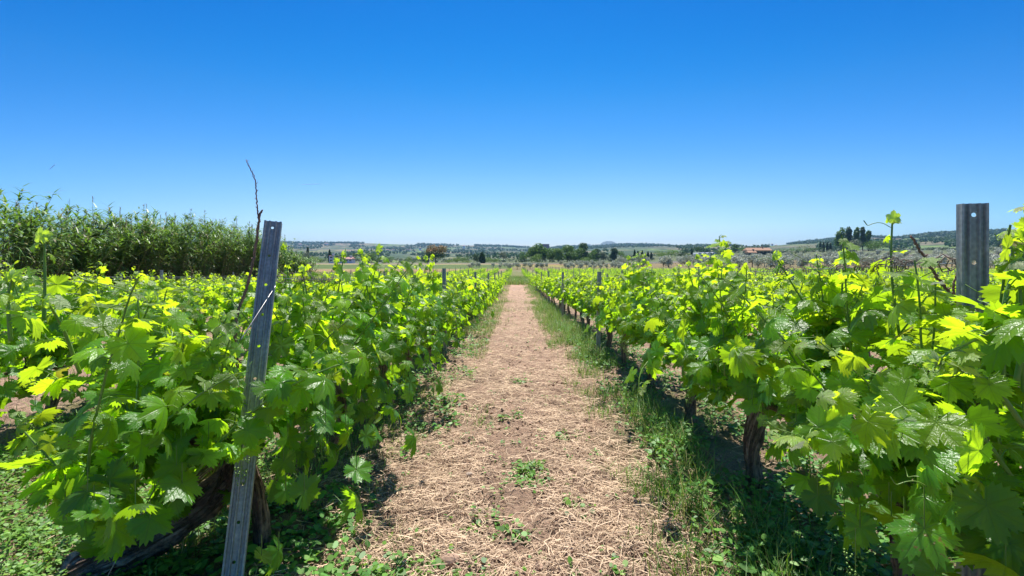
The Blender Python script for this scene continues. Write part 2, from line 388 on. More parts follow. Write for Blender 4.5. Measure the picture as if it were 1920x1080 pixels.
# fields further out (left of and beyond the vines)
L = GX < (-4 + (GY - 60) * .05)
n2 = fbm(GX * .03, GY * .06, 31, 3)
paint(smooth(GY, 50, 56) * L * (.6 + .4 * smooth(n2, .3, .6)), (.17, .165, .075))
paint(smooth(GY, 66, 74) * (1 - smooth(GY, 92, 104)) * L * .9, (.25, .165, .085))
paint(smooth(GY, 96, 112) * (1 - smooth(GY, 160, 175)) * L, (.085, .12, .036))
paint(smooth(GY, 158, 172) * (1 - smooth(GY, 182, 190)) * L * .9, (.24, .20, .10))
R = 1 - L
paint(smooth(GY, 84, 92) * R * (.9), (.14, .12, .055))
paint(smooth(GY, 120, 130) * (1 - smooth(GY, 150, 160)) * R * (GX < 40) * .8, (.22, .20, .055))
paint(smooth(GY, 150, 158) * (1 - smooth(GY, 166, 176)) * (GX < 60) * R * .9, (.24, .15, .08))
paint(smooth(GY, 84, 95) * smooth(GX, 10, 40) * .7 * (.5 + smooth(nzf, .4, .6)), (.17, .13, .07))
paint(smooth(GY, 190, 200), (.10, .12, .055))
paint(smooth(GY, 186, 192) * (1 - smooth(GY, 205, 214)) * .8, (.14, .115, .115))
paint(smooth(GY, 230, 260) * smooth(nzf, .42, .5) * .8, (.075, .09, .045))
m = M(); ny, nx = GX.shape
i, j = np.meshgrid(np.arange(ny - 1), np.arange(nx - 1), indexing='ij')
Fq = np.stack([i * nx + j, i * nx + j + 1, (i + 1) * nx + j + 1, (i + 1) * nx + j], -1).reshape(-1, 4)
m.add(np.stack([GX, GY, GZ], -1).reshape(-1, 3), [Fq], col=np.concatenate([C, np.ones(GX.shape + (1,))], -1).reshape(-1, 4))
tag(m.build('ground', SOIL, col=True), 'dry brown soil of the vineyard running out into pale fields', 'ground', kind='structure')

# ------------------------------------------------------------------ hills
RPX = [-700, 0, 300, 540, 600, 690, 760, 870, 950, 975, 1060, 1130, 1160, 1240, 1300, 1400, 1450, 1500, 1560, 1620, 1680, 1740, 1800, 1860, 1920, 2500]
RPY = [456, 455, 455, 455, 455, 456, 458, 460, 462, 463, 463, 462, 459, 459, 461, 462, 461, 455, 449, 444, 448, 441, 437, 435, 432, 420]
def ridge_y(u): return np.interp(u * F + CX, RPX, RPY) 
def ridge_d(u): return np.interp(u * F + CX, [0, 900, 1450, 1700, 2000], [2500, 2600, 2200, 1300, 1100])
def hillz(u, Y):
    Yr = ridge_d(u); t = np.clip((Y - 450) / (Yr - 450), 0, 1)
    X = u * Y
    yb = HY + (H - gz(X, 450.0)) * F / 450
    y = yb + (ridge_y(u) - yb) * t ** .75
    z = H + (HY - y) * Y / F
    zr = H + (HY - ridge_y(u)) * Yr / F
    back = np.clip((Y - Yr) / (Yr * .5), 0, 1)
    z = np.where(Y > Yr, zr - (zr + 30) * smooth(back, 0, 1), z)
    return z + (fbm(X * .006, Y * .004, 71, 3) - .45) * 7 * smooth(t, .0, .25)
us = np.linspace(-1.55, 1.6, 420); ts = np.linspace(0, 1, 110) ** 1.3
U, T = np.meshgrid(us, ts); HYD = 448 + T * (ridge_d(U) * 1.5 - 448)
HX = U * HYD; HZ = np.where(T == 0, gz(HX, HYD) - .5, hillz(U, HYD))
m = M(); ny, nx = U.shape
i, j = np.meshgrid(np.arange(ny - 1), np.arange(nx - 1), indexing='ij')
Fh = np.stack([i * nx + j, i * nx + j + 1, (i + 1) * nx + j + 1, (i + 1) * nx + j], -1).reshape(-1, 4)
m.add(np.stack([HX, HYD, HZ], -1).reshape(-1, 3), [Fh])
tag(m.build('hills', HILL), 'low hills patched with groves and fields along the horizon', 'hills', kind='structure')
# distant blue hill
for nm, px, top, half, D in (('far_mountain', 1141, 451.5, 30, 4600), ('far_mountain', 1100, 456.5, 22, 4600)):
    m = M(); a = np.linspace(-1.6, 1.6, 40); b = np.linspace(-1.6, 1.6, 14); A, B = np.meshgrid(a, b)
    hgt = (HY - top) * D / F; wd = half * D / F
    Z = -20 + (hgt + 21) * np.exp(-(np.abs(A) ** 2.4) * 1.1 - B ** 2) + (fbm(A * 6, B * 6, 3, 2) - .4) * 9
    V = np.stack([(px - CX) * D / F + A * wd, D + B * 250, Z], -1).reshape(-1, 3)
    i, j = np.meshgrid(np.arange(13), np.arange(39), indexing='ij')
    m.add(V, [np.stack([i * 40 + j, i * 40 + j + 1, (i + 1) * 40 + j + 1, (i + 1) * 40 + j], -1).reshape(-1, 4)])
    tag(m.build(nm, plain('mountain_scrub', (.10, .12, .09), .95, .01, .2)), 'faint blue mountain behind the horizon hills', 'mountain', kind='structure')

# ------------------------------------------------------------------ leaf templates
def leaf_outline(n, rng, teeth=True):
    cd = np.array([0, 9, 20, 27, 36, 48, 57, 66, 76, 83, 92, 104, 118, 134, 150, 164, 175, 180])
    cr = np.array([1.0, .92, .76, .60, .78, .88, .91, .85, .70, .55, .68, .76, .78, .74, .68, .58, .26, .05])
    th = (np.arange(n) + .5) / n * 360 - 180
    jl = rng.uniform(-.06, .06, 4)
    r = np.interp(np.abs(th), cd, cr) * (1 + jl[0] * np.sign(th)) + jl[1] * np.cos(radians(6) * 0 + np.radians(th) * 2) * .6
    sd_ = rng.uniform(-.5, 1.1); r = r + sd_ * .09 * np.exp(-((np.abs(th) - 27) / 8) ** 2) + sd_ * .08 * np.exp(-((np.abs(th) - 83) / 9) ** 2)
    if teeth: r = r * (1 +   .095 * np.where(np.arange(n) % 2 == 0, 1, -1) * (np.abs(th) < 165) + rng.uniform(-.02, .02, n))
    return np.radians(th), np.maximum(r, .04)
def make_leaf(rng, lod):
    if lod == 0: n, rings = 60, [.5, 1.0]
    elif lod == 1: n, rings = 30, [1.0]
    elif lod == 2: n, rings = 10, [1.0]
    else: n, rings = 0, []
    if lod >= 3:
        V = np.array([[0, 0, 0], [-.62, .35, -.1], [0, .95, -.12], [.62, .35, -.1]]); return V, [np.array([[0, 3, 2, 1]])], V[:, :2] * .45 + [.5, .35]
    th, r = leaf_outline(n, rng, lod < 2)
    if lod == 2:
        th = np.radians([-170, -112, -83, -55, -27, 0, 27, 55, 83, 112, 170]); r = np.array([.45, .72, .55, .86, .62, 1, .62, .86, .55, .72, .45]); n = 11
    V = [np.array([[0, 0, 0]])]
    for q in rings: V.append(np.stack([np.sin(th) * r * q, np.cos(th) * r * q, np.zeros(n)], -1))
    V = np.vstack(V)
    x, y = V[:, 0], V[:, 1]; rr = np.hypot(x, y); t = np.arctan2(x, y)
    sec = radians(55); a = np.abs(np.mod(t + sec * 6.5, sec) - sec / 2) / (sec / 2)
    droop, fold, wav, ph = rng.uniform(-.05, .55), rng.uniform(-.15, .42), rng.uniform(.04, .16), rng.uniform(0, 6.28)
    z = -droop * rr ** 2 - fold * np.abs(x) ** 1.3 + .07 * a * rr + wav * rr ** 2 * np.sin(3 * t + ph) + .04 * rr * np.sin(7 * t + ph * 2)
    uv = V[:, :2] * .45 + [.5, .35]
    V = V.copy(); V[:, 2] = z
    q = np.arange(n - (1 if lod == 2 else 0)); q2 = (q + 1) % n
    fs = [np.stack([np.zeros(len(q), int), 1 + q2, 1 + q], -1)]
    for k in range(len(rings) - 1):
        fs.append(np.stack([1 + k * n + q, 1 + k * n + q2, 1 + (k + 1) * n + q2, 1 + (k + 1) * n + q], -1))
    return V, fs, uv
_r = np.random.default_rng(5)
TPL = {l: [make_leaf(_r, l) for _ in range(8 if l < 2 else (4 if l == 2 else 1))] for l in range(4)}

def frames(nrm, tip):
    """rotation matrices with columns x, tip(y), normal(z)"""
    z = nrm / (np.linalg.norm(nrm, axis=1, keepdims=True) + 1e-9)
    y = tip - z * np.sum(tip * z, 1, keepdims=True); y /= np.linalg.norm(y, axis=1, keepdims=True) + 1e-9
    return np.stack([np.cross(y, z), y, z], -1)
def scatter(m, tpls, pos, R, s, col, rng, mat=0):
    """stamp templates at many places"""
    k = rng.integers(0, len(tpls), len(pos))
    s = np.asarray(s); s = s[:, None] * np.ones(3) if s.ndim == 1 else s
    for t, (V, fs, uv) in enumerate(tpls):
        idx = np.where(k == t)[0]
        if len(idx) == 0: continue
        W = np.einsum('nij,nvj->nvi', R[idx], V[None] * s[idx][:, None, :]) + pos[idx][:, None]
        nv = len(V); off = (np.arange(len(idx)) * nv)[:, None, None]
        F2 = [(f[None] + off).reshape(-1, f.shape[1]) for f in fs]
        m.add(W.reshape(-1, 3), F2, uv=np.tile(uv, (len(idx), 1)), col=np.repeat(col[idx], nv, 0), mat=mat)

# ------------------------------------------------------------------ grapevine
def shoot_leaves(path, rng, size=.075, ramp_=.19, tipyoung=True, step=.055, start=.05, spread=1.0, side0=0):
    """leaf records along a shoot polyline -> pos, nrm, tip, size, col, petiole (a,b)"""
    seg = np.linalg.norm(np.diff(path, axis=0), axis=1); Ls = np.concatenate([[0], np.cumsum(seg)]); L = Ls[-1]
    s = start; k = side0; out = []
    az = rng.uniform(0, 6.28)
    while s < L:
        p = np.array([np.interp(s, Ls, path[:, q]) for q in range(3)])
        q = s / L
        rem = (L - s)
        sz = size * min(1.0, .30 + rem / ramp_) * rng.uniform(.62, 1.28)
        a = az + (pi if k % 2 else 0) + rng.normal(0, .5)
        pet = np.array([cos(a), sin(a), rng.uniform(-.1, .7)]); pet /= np.linalg.norm(pet)
        pl = sz * rng.uniform(.7, 1.15)
        b = p + pet * pl * spread
        out.append((b, pet, sz, rem, p)); s += step * (.45 + .55 * min(1, .2 + rem / .25)) * rng.uniform(.8, 1.25); k += 1
    return out

def gen_vine(rng, lod, bushy=True, height=.98, nshoots=17, half=.50, skirt=.22, loc=None, clear=None, fill=1.0):
    """returns dict of meshes builders in local space, row along Y"""
    F_ = M(); S = M(); Tm = M(); G = []
    # trunk
    hx, hy = rng.uniform(-.05, .05), rng.uniform(-.10, .10); hz = rng.uniform(.40, .47)
    nst = 22 if lod == 0 else (10 if lod == 1 else 5)
    c = curve_pts([(0, 0, -.08), (rng.uniform(-.03, .03), rng.uniform(-.03, .03), .10), (hx * .3 + rng.uniform(-.03, .03), hy * .6, .26), (hx, hy, hz)], nst)
    r = np.interp(np.linspace(0, 1, nst), [0, .12, .5, .85, 1], [.045, .032, .027, .031, .022]) * rng.uniform(.85, 1.2)
    tube(Tm, c, r, 16 if lod == 0 else (8 if lod == 1 else 5), rough=.16 if lod < 2 else .05, rng=rng, uvs=1, twist=1.8)
    if lod == 0: strands(Tm, c, r, 34, rng, .0020)
    for sg in (-1, 1):
        c2 = curve_pts([(hx, hy, hz - .03), (hx * .5, hy + sg * .14, hz + .03), (0, sg * .42, hz + .02)], 8 if lod < 2 else 3)
        tube(Tm, c2, np.linspace(.018, .009, len(c2)), 8 if lod == 0 else 4, rough=.1, rng=rng)
    recs = []
    for k in range(nshoots):
        y0 = rng.uniform(-.45, .45); sg = 1 if k % 2 else -1
        if not bushy: lat = sg * abs(rng.normal(.25, .28))
        else: lat = sg * abs(rng.normal(.45, .40))
        p = np.array([rng.uniform(-.03, .03), y0, hz + .02]); d = np.array([lat, rng.normal(0, .28), 1.0]); d /= np.linalg.norm(d)
        L = rng.uniform(.42, .68) * height / .98 if rng.random() > .2 else rng.uniform(.62, .82)
        droop = rng.uniform(.0, .25) + abs(lat) * .55 * rng.uniform(.4, 1.5)
        pts = [p.copy()]; n = 14; st = L / n
        for q in range(n):
            d = d + np.array([rng.normal(0, .05), rng.normal(0, .05), -droop * st * 2.6]); 
            if p[2] > height: d[2] -= .10
            if abs(p[0]) > half: d[0] -= np.sign(p[0]) * .16; d[2] -= .08
            d /= np.linalg.norm(d); p = p + d * st
            p[2] = max(p[2], skirt + .03)
            pts.append(p.copy())
        pts = np.array(pts)
        if clear is not None:
            bad = np.where(~clear(pts + np.array(loc)))[0]
            if len(bad): pts = pts[:max(2, bad[0])]
            if len(bad) and bad[0] < 3: continue
        if lod <= 2: tube(S, pts[::(1 if lod == 0 else 2 if lod == 1 else 5)], np.linspace(.0045, .0022, len(pts[::(1 if lod == 0 else 2 if lod == 1 else 5)])), 6 if lod == 0 else 3, cap=False)
        recs += [(b, pet, sz, rem, a) for b, pet, sz, rem, a in shoot_leaves(pts, rng, size=.062, step=.036)]
        if lod == 0 and rng.random() < .5:       # tendril
            e = pts[-2]; q = rng.uniform(0, 6.28); tt = np.linspace(0, 1, 14)[:, None]
            cur = e + tt * np.array([cos(q) * .10, sin(q) * .10, .05]) + np.concatenate([.012 * np.sin(tt * 11) * tt, .012 * np.cos(tt * 11) * tt, .01 * np.sin(tt * 7) * tt], 1)
            tube(S, cur, .0011, 4, cap=False)
    # basal leaves hanging round the cordon, filling the skirt
    nf = int((95 if bushy else 70) * fill)
    for k in range(nf):
        b = np.array([rng.normal(0, half * .42), rng.uniform(-.46, .46), rng.uniform(skirt, hz + .15)])
        if not bushy: b[0] *= .75
        recs.append((b, np.array([np.sign(b[0]) * .8, rng.normal(0, .4), .1]),     .064 * rng.uniform(.7, 1.2), .6, b + [0, 0, .06]))
    pos = np.array([r_[0] for r_ in recs]); pet = np.array([r_[1] for r_ in recs]); sz = np.array([r_[2] for r_ in recs]); rem = np.array([r_[3] for r_ in recs]); att = np.array([r_[4] for r_ in recs])
    low = pos[:, 2] < skirt; pos[low, 2] = skirt + rng.uniform(0, .08, low.sum())
    if clear is not None:
        kp = clear(pos + np.array(loc)); pos, pet, sz, rem, att = pos[kp], pet[kp], sz[kp], rem[kp], att[kp]
    outw = np.stack([pos[:, 0] / .30, pet[:, 1] * .3, np.zeros(len(pos))], -1)
    up = np.clip(.55 + (pos[:, 2] - .5) * .7, .3, 1.1)
    nrm = outw * .75 + rng.normal(0, .48, pos.shape); nrm[:, 2] = up + rng.normal(0, .34, len(pos))
    tip = pet * .7 + outw * .3 + rng.normal(0, .35, pos.shape); tip[:, 2] -= rng.uniform(.2, 1.1, len(pos))
    R = frames(nrm, tip)
    age = np.clip(1.0 - rem / .20, 0, 1) ** .8 * .95 + np.clip((pos[:, 2] - .75) / .6, 0, .25) + rng.uniform(0, .12, len(pos)) + rng.uniform(0, .3, len(pos)) * (pos[:, 2] > .55)
    age = np.clip(age, 0, 1)
    down = np.clip(1 - rem / .075, 0, 1) * rng.uniform(.3, 1, len(pos))
    col = np.stack([age, rng.uniform(0, 1, len(pos)), down, np.ones(len(pos))], -1)
    if lod >= 3:
        keep = rng.permutation(len(pos))[:130]; pos, R, sz, col = pos[keep], R[keep], sz[keep] * 1.55, col[keep]
    elif lod == 2:
        keep = rng.permutation(len(pos))[:330]; pos, R, sz, col = pos[keep], R[keep], sz[keep] * 1.15, col[keep]
    scatter(F_, TPL[lod], pos, R, sz, col, rng)
    if lod <= 1:
        for a, b in zip(att[:len(pos)], pos): tube(S, np.array([a, (a + b) / 2 + [0, 0, .008], b]), .0014, 3, cap=False)
    if lod == 0:
        for k in range(3):
            g = M(); cpos = np.array([rng.choice([-1, 1]) * rng.uniform(.10, .30), rng.uniform(-.35, .35), rng.uniform(.34, .50)])
            n = 70; tt = rng.uniform(0, 1, n); rr_ = .020 * (1 - tt * .75) ** .7; aa = rng.uniform(0, 6.28, n)
            bp = cpos + np.stack([np.cos(aa) * rr_ * 1.3, np.sin(aa) * rr_ * 1.3, -tt * .10], -1)
            o6 = np.array([(1, 0, 0), (-1, 0, 0), (0, 1, 0), (0, -1, 0), (0, 0, 1), (0, 0, -1)], float)
            of = np.array([(0, 2, 4), (2, 1, 4), (1, 3, 4), (3, 0, 4), (2, 0, 5), (1, 2, 5), (3, 1, 5), (0, 3, 5)])
            V = (bp[:, None] + o6[None] * .0032).reshape(-1, 3); g.add(V, [(of[None] + (np.arange(n) * 6)[:, None, None]).reshape(-1, 3)])
            tube(g, np.array([cpos + [0, 0, .05], cpos, cpos - [0, 0, .09]]), .0013, 4, cap=False)
            G.append(g.mesh('grape_cluster', GRAPE))
    d = {'lod': lod, 'foliage': F_.mesh('foliage', LEAF if lod < 2 else LEAF_FAR, uv=True, col=True), 'trunk': Tm.mesh('trunk', BARK, uv=True)}
    if lod <= 1: d['shoots'] = S.mesh('shoots', GREEN_STEM)
    d['grapes'] = G
    return d

rg = np.random.default_rng(11)
VAR = {
    ('b', 0): [gen_vine(rg, 0, True, nshoots=21) for _ in range(6)],
    ('n', 0): [gen_vine(rg, 0, False, nshoots=20, half=.33, skirt=.41, height=1.0) for _ in range(5)],
    ('b', 1): [gen_vine(rg, 1, True, nshoots=20) for _ in range(6)],
    ('n', 1): [gen_vine(rg, 1, False, half=.32, skirt=.42, nshoots=19) for _ in range(6)],
    ('b', 2): [gen_vine(rg, 2, True) for _ in range(5)],
    ('n', 2): [gen_vine(rg, 2, False, half=.33, skirt=.42) for _ in range(6)],
}
def row_name(X):
    if X < 0: k = int(round((-.98 - X) / 2.1)); return (ordw(k + 1), 'left', k)
    k = int(round((X - 1.13) / 2.1)); return (ordw(k + 1), 'right', k)
spots = []
rp = random.Random(4)
ROWS = [-.98 - 2.1 * k for k in range(6)] + [1.13 + 2.1 * k for k in range(34)]
for X in ROWS:
    y = {-.98: 1.80}.get(X, None)
    if X == 1.13: y = .50
    elif y is None: y = .3 + rp.random() * .8
    while y < 78:
        inb = (y < 31) or (y > 36.5 and X > -9)
        if X == 1.13 and .7 < y < 1.5: y = 1.36
        if inb and y > .35 and abs(X + .01 * y) < 1.12 * y + 1.0 and not (abs(X) > 2 and y < .9):
            spots.append((X, y, rp.random(), rp.random(), rp.random()))
        y += .86 + rp.uniform(-.06, .06)
spots.sort(key=lambda s: s[0] ** 2 + s[1] ** 2)
NIND = 296
near, far = spots[:NIND], spots[NIND:]
idx_in_row = {}
def inpoly(x, y, poly):
    r = np.zeros(len(x), bool); j = len(poly) - 1
    for i in range(len(poly)):
        xi, yi = poly[i]; xj, yj = poly[j]
        r ^= ((yi > y) != (yj > y)) & (x < (xj - xi) * (y - yi) / (yj - yi + 1e-9) + xi); j = i
    return r
def clear_right(p):
    x = CX + p[:, 0] * F / p[:, 1]; y = HY + (H - p[:, 2]) * F / p[:, 1]
    hit = (x < 1790 - (y - 480) * .12) & (y > 340) & (y < 590) & (x > 1770) | ((x < 1440 + (y - 800) * .75) & (y > 760)) | ((x > 1770) & (x < 1885) & (y < 575))
    return ~hit & (p[:, 1] > .80)
def clear_left(p):
    """leaves pruned away in front of the leaning post and the bare trunk foot"""
    x = CX + p[:, 0] * F / p[:, 1]; y = HY + (H - p[:, 2]) * F / p[:, 1]
    hit = inpoly(x, y, [(488, 380), (548, 380), (522, 600), (495, 765), (438, 765), (464, 600)]) & (p[:, 1] < 1.95)
    hit |= inpoly(x, y, [(395, 885), (510, 860), (490, 1100), (385, 1100)]) & (p[:, 1] < 1.8)
    hit |= inpoly(x, y, [(120, 1120), (150, 1040), (300, 985), (400, 890), (445, 890), (400, 1010), (300, 1120)]) & (p[:, 1] < 1.9)
    hit |= inpoly(x, y, [(-400, 740), (15, 750), (40, 850), (95, 930), (160, 1030), (140, 1400), (-400, 1400)])
    return ~hit & (p[:, 1] > .98)
vine_objs = []
def add_vine(d, loc, rz, s, label, group='grapevines standing in rows'):
    t = empty('grapevine', loc, rz, s); tag(t, label, 'grapevine', group)
    link_part('trunk', d['trunk'], t); link_part('foliage', d['foliage'], t)
    if 'shoots' in d: link_part('shoots', d['shoots'], t)
    for g in d['grapes']: link_part('grape_cluster', g, t)
    return t
for X, y, r1, r2, r3 in sorted(near, key=lambda s: (s[0], s[1])):
    dist = math.hypot(X, y); lod = 0 if dist < 4.3 else (1 if dist < 11 else 2)
    kind = 'b' if X < 0 else 'n'
    vs = VAR[(kind, lod)]; d = vs[int(r1 * len(vs))]
    if X == -.98 and y == 1.80:
        d = gen_vine(np.random.default_rng(44), 0, True, nshoots=22, loc=(X, y, 0), clear=clear_left); r2 = .3; r3 = .5
    if X == 1.13 and y == 1.36: d = gen_vine(np.random.default_rng(45), 0, True, nshoots=28, loc=(X, y, 0), clear=clear_right, half=.42, skirt=.30, height=1.02, fill=1.1); r2 = .3; r3 = .5
    if X == 1.13 and y < 1: d = gen_vine(np.random.default_rng(46), 0, True, nshoots=26, loc=(X, y, 0), clear=clear_right, half=.45, skirt=.32, height=1.06, fill=1.0); r2 = .3; r3 = .5
    o, side, k = row_name(X); idx_in_row[X] = idx_in_row.get(X, 0) + 1
    t = add_vine(d, (X + (r2 - .5) * .06, y, float(gz(X, y))), pi if r2 > .5 else 0.0, (.94 + r3 * .12) * float(np.interp(y, [2.0, 6, 20, 31], [1.0, .87, .80, .77])),
             f'leafy green grapevine, {ordw(idx_in_row[X])} from the front in the {o} row {side} of the path')
    vine_objs.append((X, y, t))
def nearest_vine(X, Y): return min(vine_objs, key=lambda v: (v[0] - X) ** 2 + (v[1] - Y) ** 2)[2]

# far vines as one mass
rg = np.random.default_rng(77); m = M(); base = []
for k in range(5):
    mm = gen_vine(rg, 3, True); me = mm['foliage']; n = len(me.vertices); co = np.zeros(n * 3); me.vertices.foreach_get('co', co)
    cl = np.zeros(n * 4); me.attributes['tint'].data.foreach_get('color', cl); base.append((co.reshape(-1, 3), cl.reshape(-1, 4)))
for X, y, r1, r2, r3 in far:
    co, cl = base[int(r1 * 5)]; s = (.92 + r3 * .16) * .77; f = -1 if r2 > .5 else 1
    V = co * [f * s, f * s, s] + [X, y, float(gz(X, y))]
    m.add(V, [np.arange(len(V)).reshape(-1, 4)], col=cl)
    tube(m, np.array([(X, y, float(gz(X, y)) - .05), (X, y, float(gz(X, y)) + .45)]), .03, 4, mat=1, cap=False)
tag(m.build('distant_grapevines', [LEAF_FAR, BARK], uv=True, col=True), 'rows of distant green grapevines running out to the olive grove', 'grapevines', kind='stuff')

# ---- end vine of the left row with a thick leaning trunk
rg = np.random.default_rng(9)
lv = gen_vine(rg, 0, True, height=.98, nshoots=34, half=.38, skirt=.22, loc=(-1.20, 1.44, 0), clear=clear_left, fill=1.7)
t = empty('grapevine', (-1.20, 1.44, 0)); tag(t, 'end grapevine with thick shaggy trunk leaning across beside the left steel post', 'grapevine', 'grapevines standing in rows')
tm = M(); base_ = np.array([-1.20, 1.44, 0])
c = curve_pts([(-1.56, 1.62, -.06), (-1.46, 1.66, .06), (-1.33, 1.74, .13), (-1.18, 1.83, .24), (-1.08, 1.84, .38), (-1.08, 1.75, .47), (-1.12, 1.6, .52)], 34)
r = np.interp(np.linspace(0, 1, 34), [0, .2, .5, .65, .8, 1], [.085, .068, .055, .05, .03, .012])
tube(tm, c - base_, r, 34, rough=.17, rng=rg, uvs=1.4, twist=2.6)
strands(tm, c - base_, r, 110, rg, .0030)
tm.build('trunk', BARK, t, uv=True)
link_part('foliage', lv['foliage'], t); link_part('shoots', lv['shoots'], t)
for g in lv['grapes']: link_part('grape_cluster', g, t)
vine_objs.append((-1.20, 1.44, t)); left_end = t
# the bushy end of that vine reaching left and up

def custom_shoot(pts, vine, seed, size=.06, step=.06, r0=.0052, name='shoot', start=.06, tips=True):
    """one long standing shoot with its own leaves, part of the vine it grows from"""
    rng = np.random.default_rng(seed); loc = np.array(vine.location); s = vine.scale[0]; rz = vine.rotation_euler.z
    Rm = np.array([[cos(-rz), -sin(-rz), 0], [sin(-rz), cos(-rz), 0], [0, 0, 1]])
    path = curve_pts(pts, 24); L = (path - loc) @ Rm.T / s
    st = M(); lf = M(); tube(st, L, np.linspace(r0, r0 * .5, 24), 6)
    rec = shoot_leaves(L, rng, size=size, step=step * .8, start=start, ramp_=.20)
    pos = np.array([q[0] for q in rec]); pet = np.array([q[1] for q in rec]); sz = np.array([q[2] for q in rec]); rem = np.array([q[3] for q in rec])
    W_ = np.array([q[0] for q in rec]) @ (Rm * s) + loc      # none hanging in front of the two end posts
    kx = CX + F * W_[:, 0] / W_[:, 1]; ky = HY + (H - W_[:, 2]) * F / W_[:, 1]
    ok = ~(((kx > 1765) & (kx < 1880) & (ky < 575)) | ((kx > 455) & (kx < 560) & (ky < 700)))
    rec = [q for q, o_ in zip(rec, ok) if o_]
    if not rec: return
    pos = np.array([q[0] for q in rec]); pet = np.array([q[1] for q in rec]); sz = np.array([q[2] for q in rec]); rem = np.array([q[3] for q in rec])
    for q in rec: tube(st, np.array([q[4], (q[4] + q[0]) / 2 + [0, 0, .006], q[0]]), .0013, 4, cap=False)
    nrm = pet * .7 + rng.normal(0, .45, pos.shape); nrm[:, 2] += .6
    tip = pet + rng.normal(0, .2, pos.shape); tip[:, 2] -= .55
    col = np.stack([np.clip(.35 + .65 * (1 - rem / .25), 0, 1), rng.uniform(.2, 1, len(pos)), np.clip(1 - rem / .05, 0, 1), np.ones(len(pos))], -1)
    scatter(lf, TPL[0], pos, frames(nrm, tip), sz, col, rng)
    if tips:    # downy half-open leaves and tendrils at the very top
        e = L[-1]; n = 4; a = rng.uniform(0, 6.28, n)
        pt = np.stack([np.cos(a), np.sin(a), rng.uniform(-.2, .8, n)], -1)
        scatter(lf, TPL[0], e + pt * .012, frames(pt * [1, 1, .3], pt * .6 + [0, 0, .8]), rng.uniform(.012, .030, n), np.tile([.9, .7, .9, 1], (n, 1)), rng)
        for k in range(2):
            q = rng.uniform(0, 6.28); tt = np.linspace(0, 1, 16)[:, None]
            tube(st, e - [0, 0, .02] + tt * np.array([cos(q) * .09, sin(q) * .05, .03]) + np.concatenate([.008 * np.sin(tt * 8) * tt, .0 * tt, .018 * np.sin(tt * 6) * tt], 1), .0010, 4, cap=False)
    a = st.build(name, GREEN_STEM, vine); b = lf.build('leaves', LEAF, a, uv=True, col=True)
    return a
for k, (pts, vx, vy, sz) in enumerate([
    ([P(1700, 700, 1.45), P(1682, 600, 1.43), P(1671, 500, 1.42), P(1673, 415, 1.42)], 1.13, 1.36, .045),
    ([P(1552, 680, 1.85), P(1525, 600, 1.83), P(1490, 540, 1.82), P(1455, 482, 1.82)], 1.13, 2.2, .05),
    ([P(1330, 660, 2.7), P(1318, 600, 2.7), P(1300, 540, 2.7), P(1290, 495, 2.7)], 1.13, 2.7, .06),
    ([P(1600, 640, 1.7), P(1580, 560, 1.7), P(1583, 480, 1.7)], 1.13, 1.8, .06),
    ([P(612, 640, 2.5), P(630, 570, 2.5), P(638, 520, 2.5), P(645, 478, 2.5)], -.98, 2.6, .06),
    ([P(560, 620, 2.2), P(575, 560, 2.2), P(566, 508, 2.2)], -.98, 2.0, .06),
    ([P(700, 600, 3.1), P(702, 550, 3.1), P(698, 506, 3.1)], -.98, 3.1, .06),
    ([P(82, 600, 1.35), P(84, 540, 1.35), P(83, 445, 1.35)], -1.22, 1.34, .045),
    ([P(20, 640, 1.3), P(15, 560, 1.3), P(25, 520, 1.3)], -1.22, 1.34, .07),
    ([P(250, 690, 1.6), P(262, 620, 1.6), P(285, 560, 1.6)], -1.22, 1.34, .065),
    ([P(150, 700, 1.35), P(120, 620, 1.3), P(92, 570, 1.25)], -1.22, 1.34, .08),
    ([P(385, 700, 1.7), P(400, 640, 1.7), P(410, 590, 1.7)], -1.22, 1.34, .065),
    ([P(1880, 720, 1.0), P(1885, 560, 1.0), P(1925, 470, 1.0), P(1935, 395, 1.0)], 1.13, .5, .07),
    ([P(1900, 900, .95), P(1840, 820, .93), P(1760, 780, .92), P(1690, 800, .92)], 1.13, .5, .066),
    ([P(1900, 980, .95), P(1830, 900, .95), P(1750, 900, .93)], 1.13, .5, .066),
    ([P(1960, 660, .92), P(1900, 610, .92), P(1820, 640, .92), P(1750, 680, .94)], 1.13, .5, .07),
    ([P(1920, 800, .90), P(1850, 710, .90), P(1780, 690, .92)], 1.13, .5, .066),
    ([P(1885, 760, 1.06), P(1890, 600, 1.06), P(1900, 455, 1.06)], 1.13, 1.36, .062),
    ([P(1925, 800, 1.0), P(1915, 640, 1.0), P(1912, 500, 1.0)], 1.13, .5, .064),
    ([P(1880, 700, 1.2), P(1878, 600, 1.2), P(1886, 500, 1.2)], 1.13, 1.36, .06),
    ([P(1905, 720, .95), P(1930, 560, .95), P(1925, 440, .95)], 1.13, .5, .07),
    ([P(760, 590, 3.9), P(752, 550, 3.9), P(745, 516, 3.9)], -.98, 3.9, .06),
    ([P(1240, 620, 3.6), P(1243, 560, 3.6), P(1236, 518, 3.6)], 1.13, 3.6, .06),
    ([P(1378, 620, 2.3), P(1362, 560, 2.3), P(1350, 520, 2.3)], 1.13, 2.4, .06),
]):
    custom_shoot(pts, nearest_vine(vx, vy), 100 + k, size=sz)
rr_ = random.Random(77)
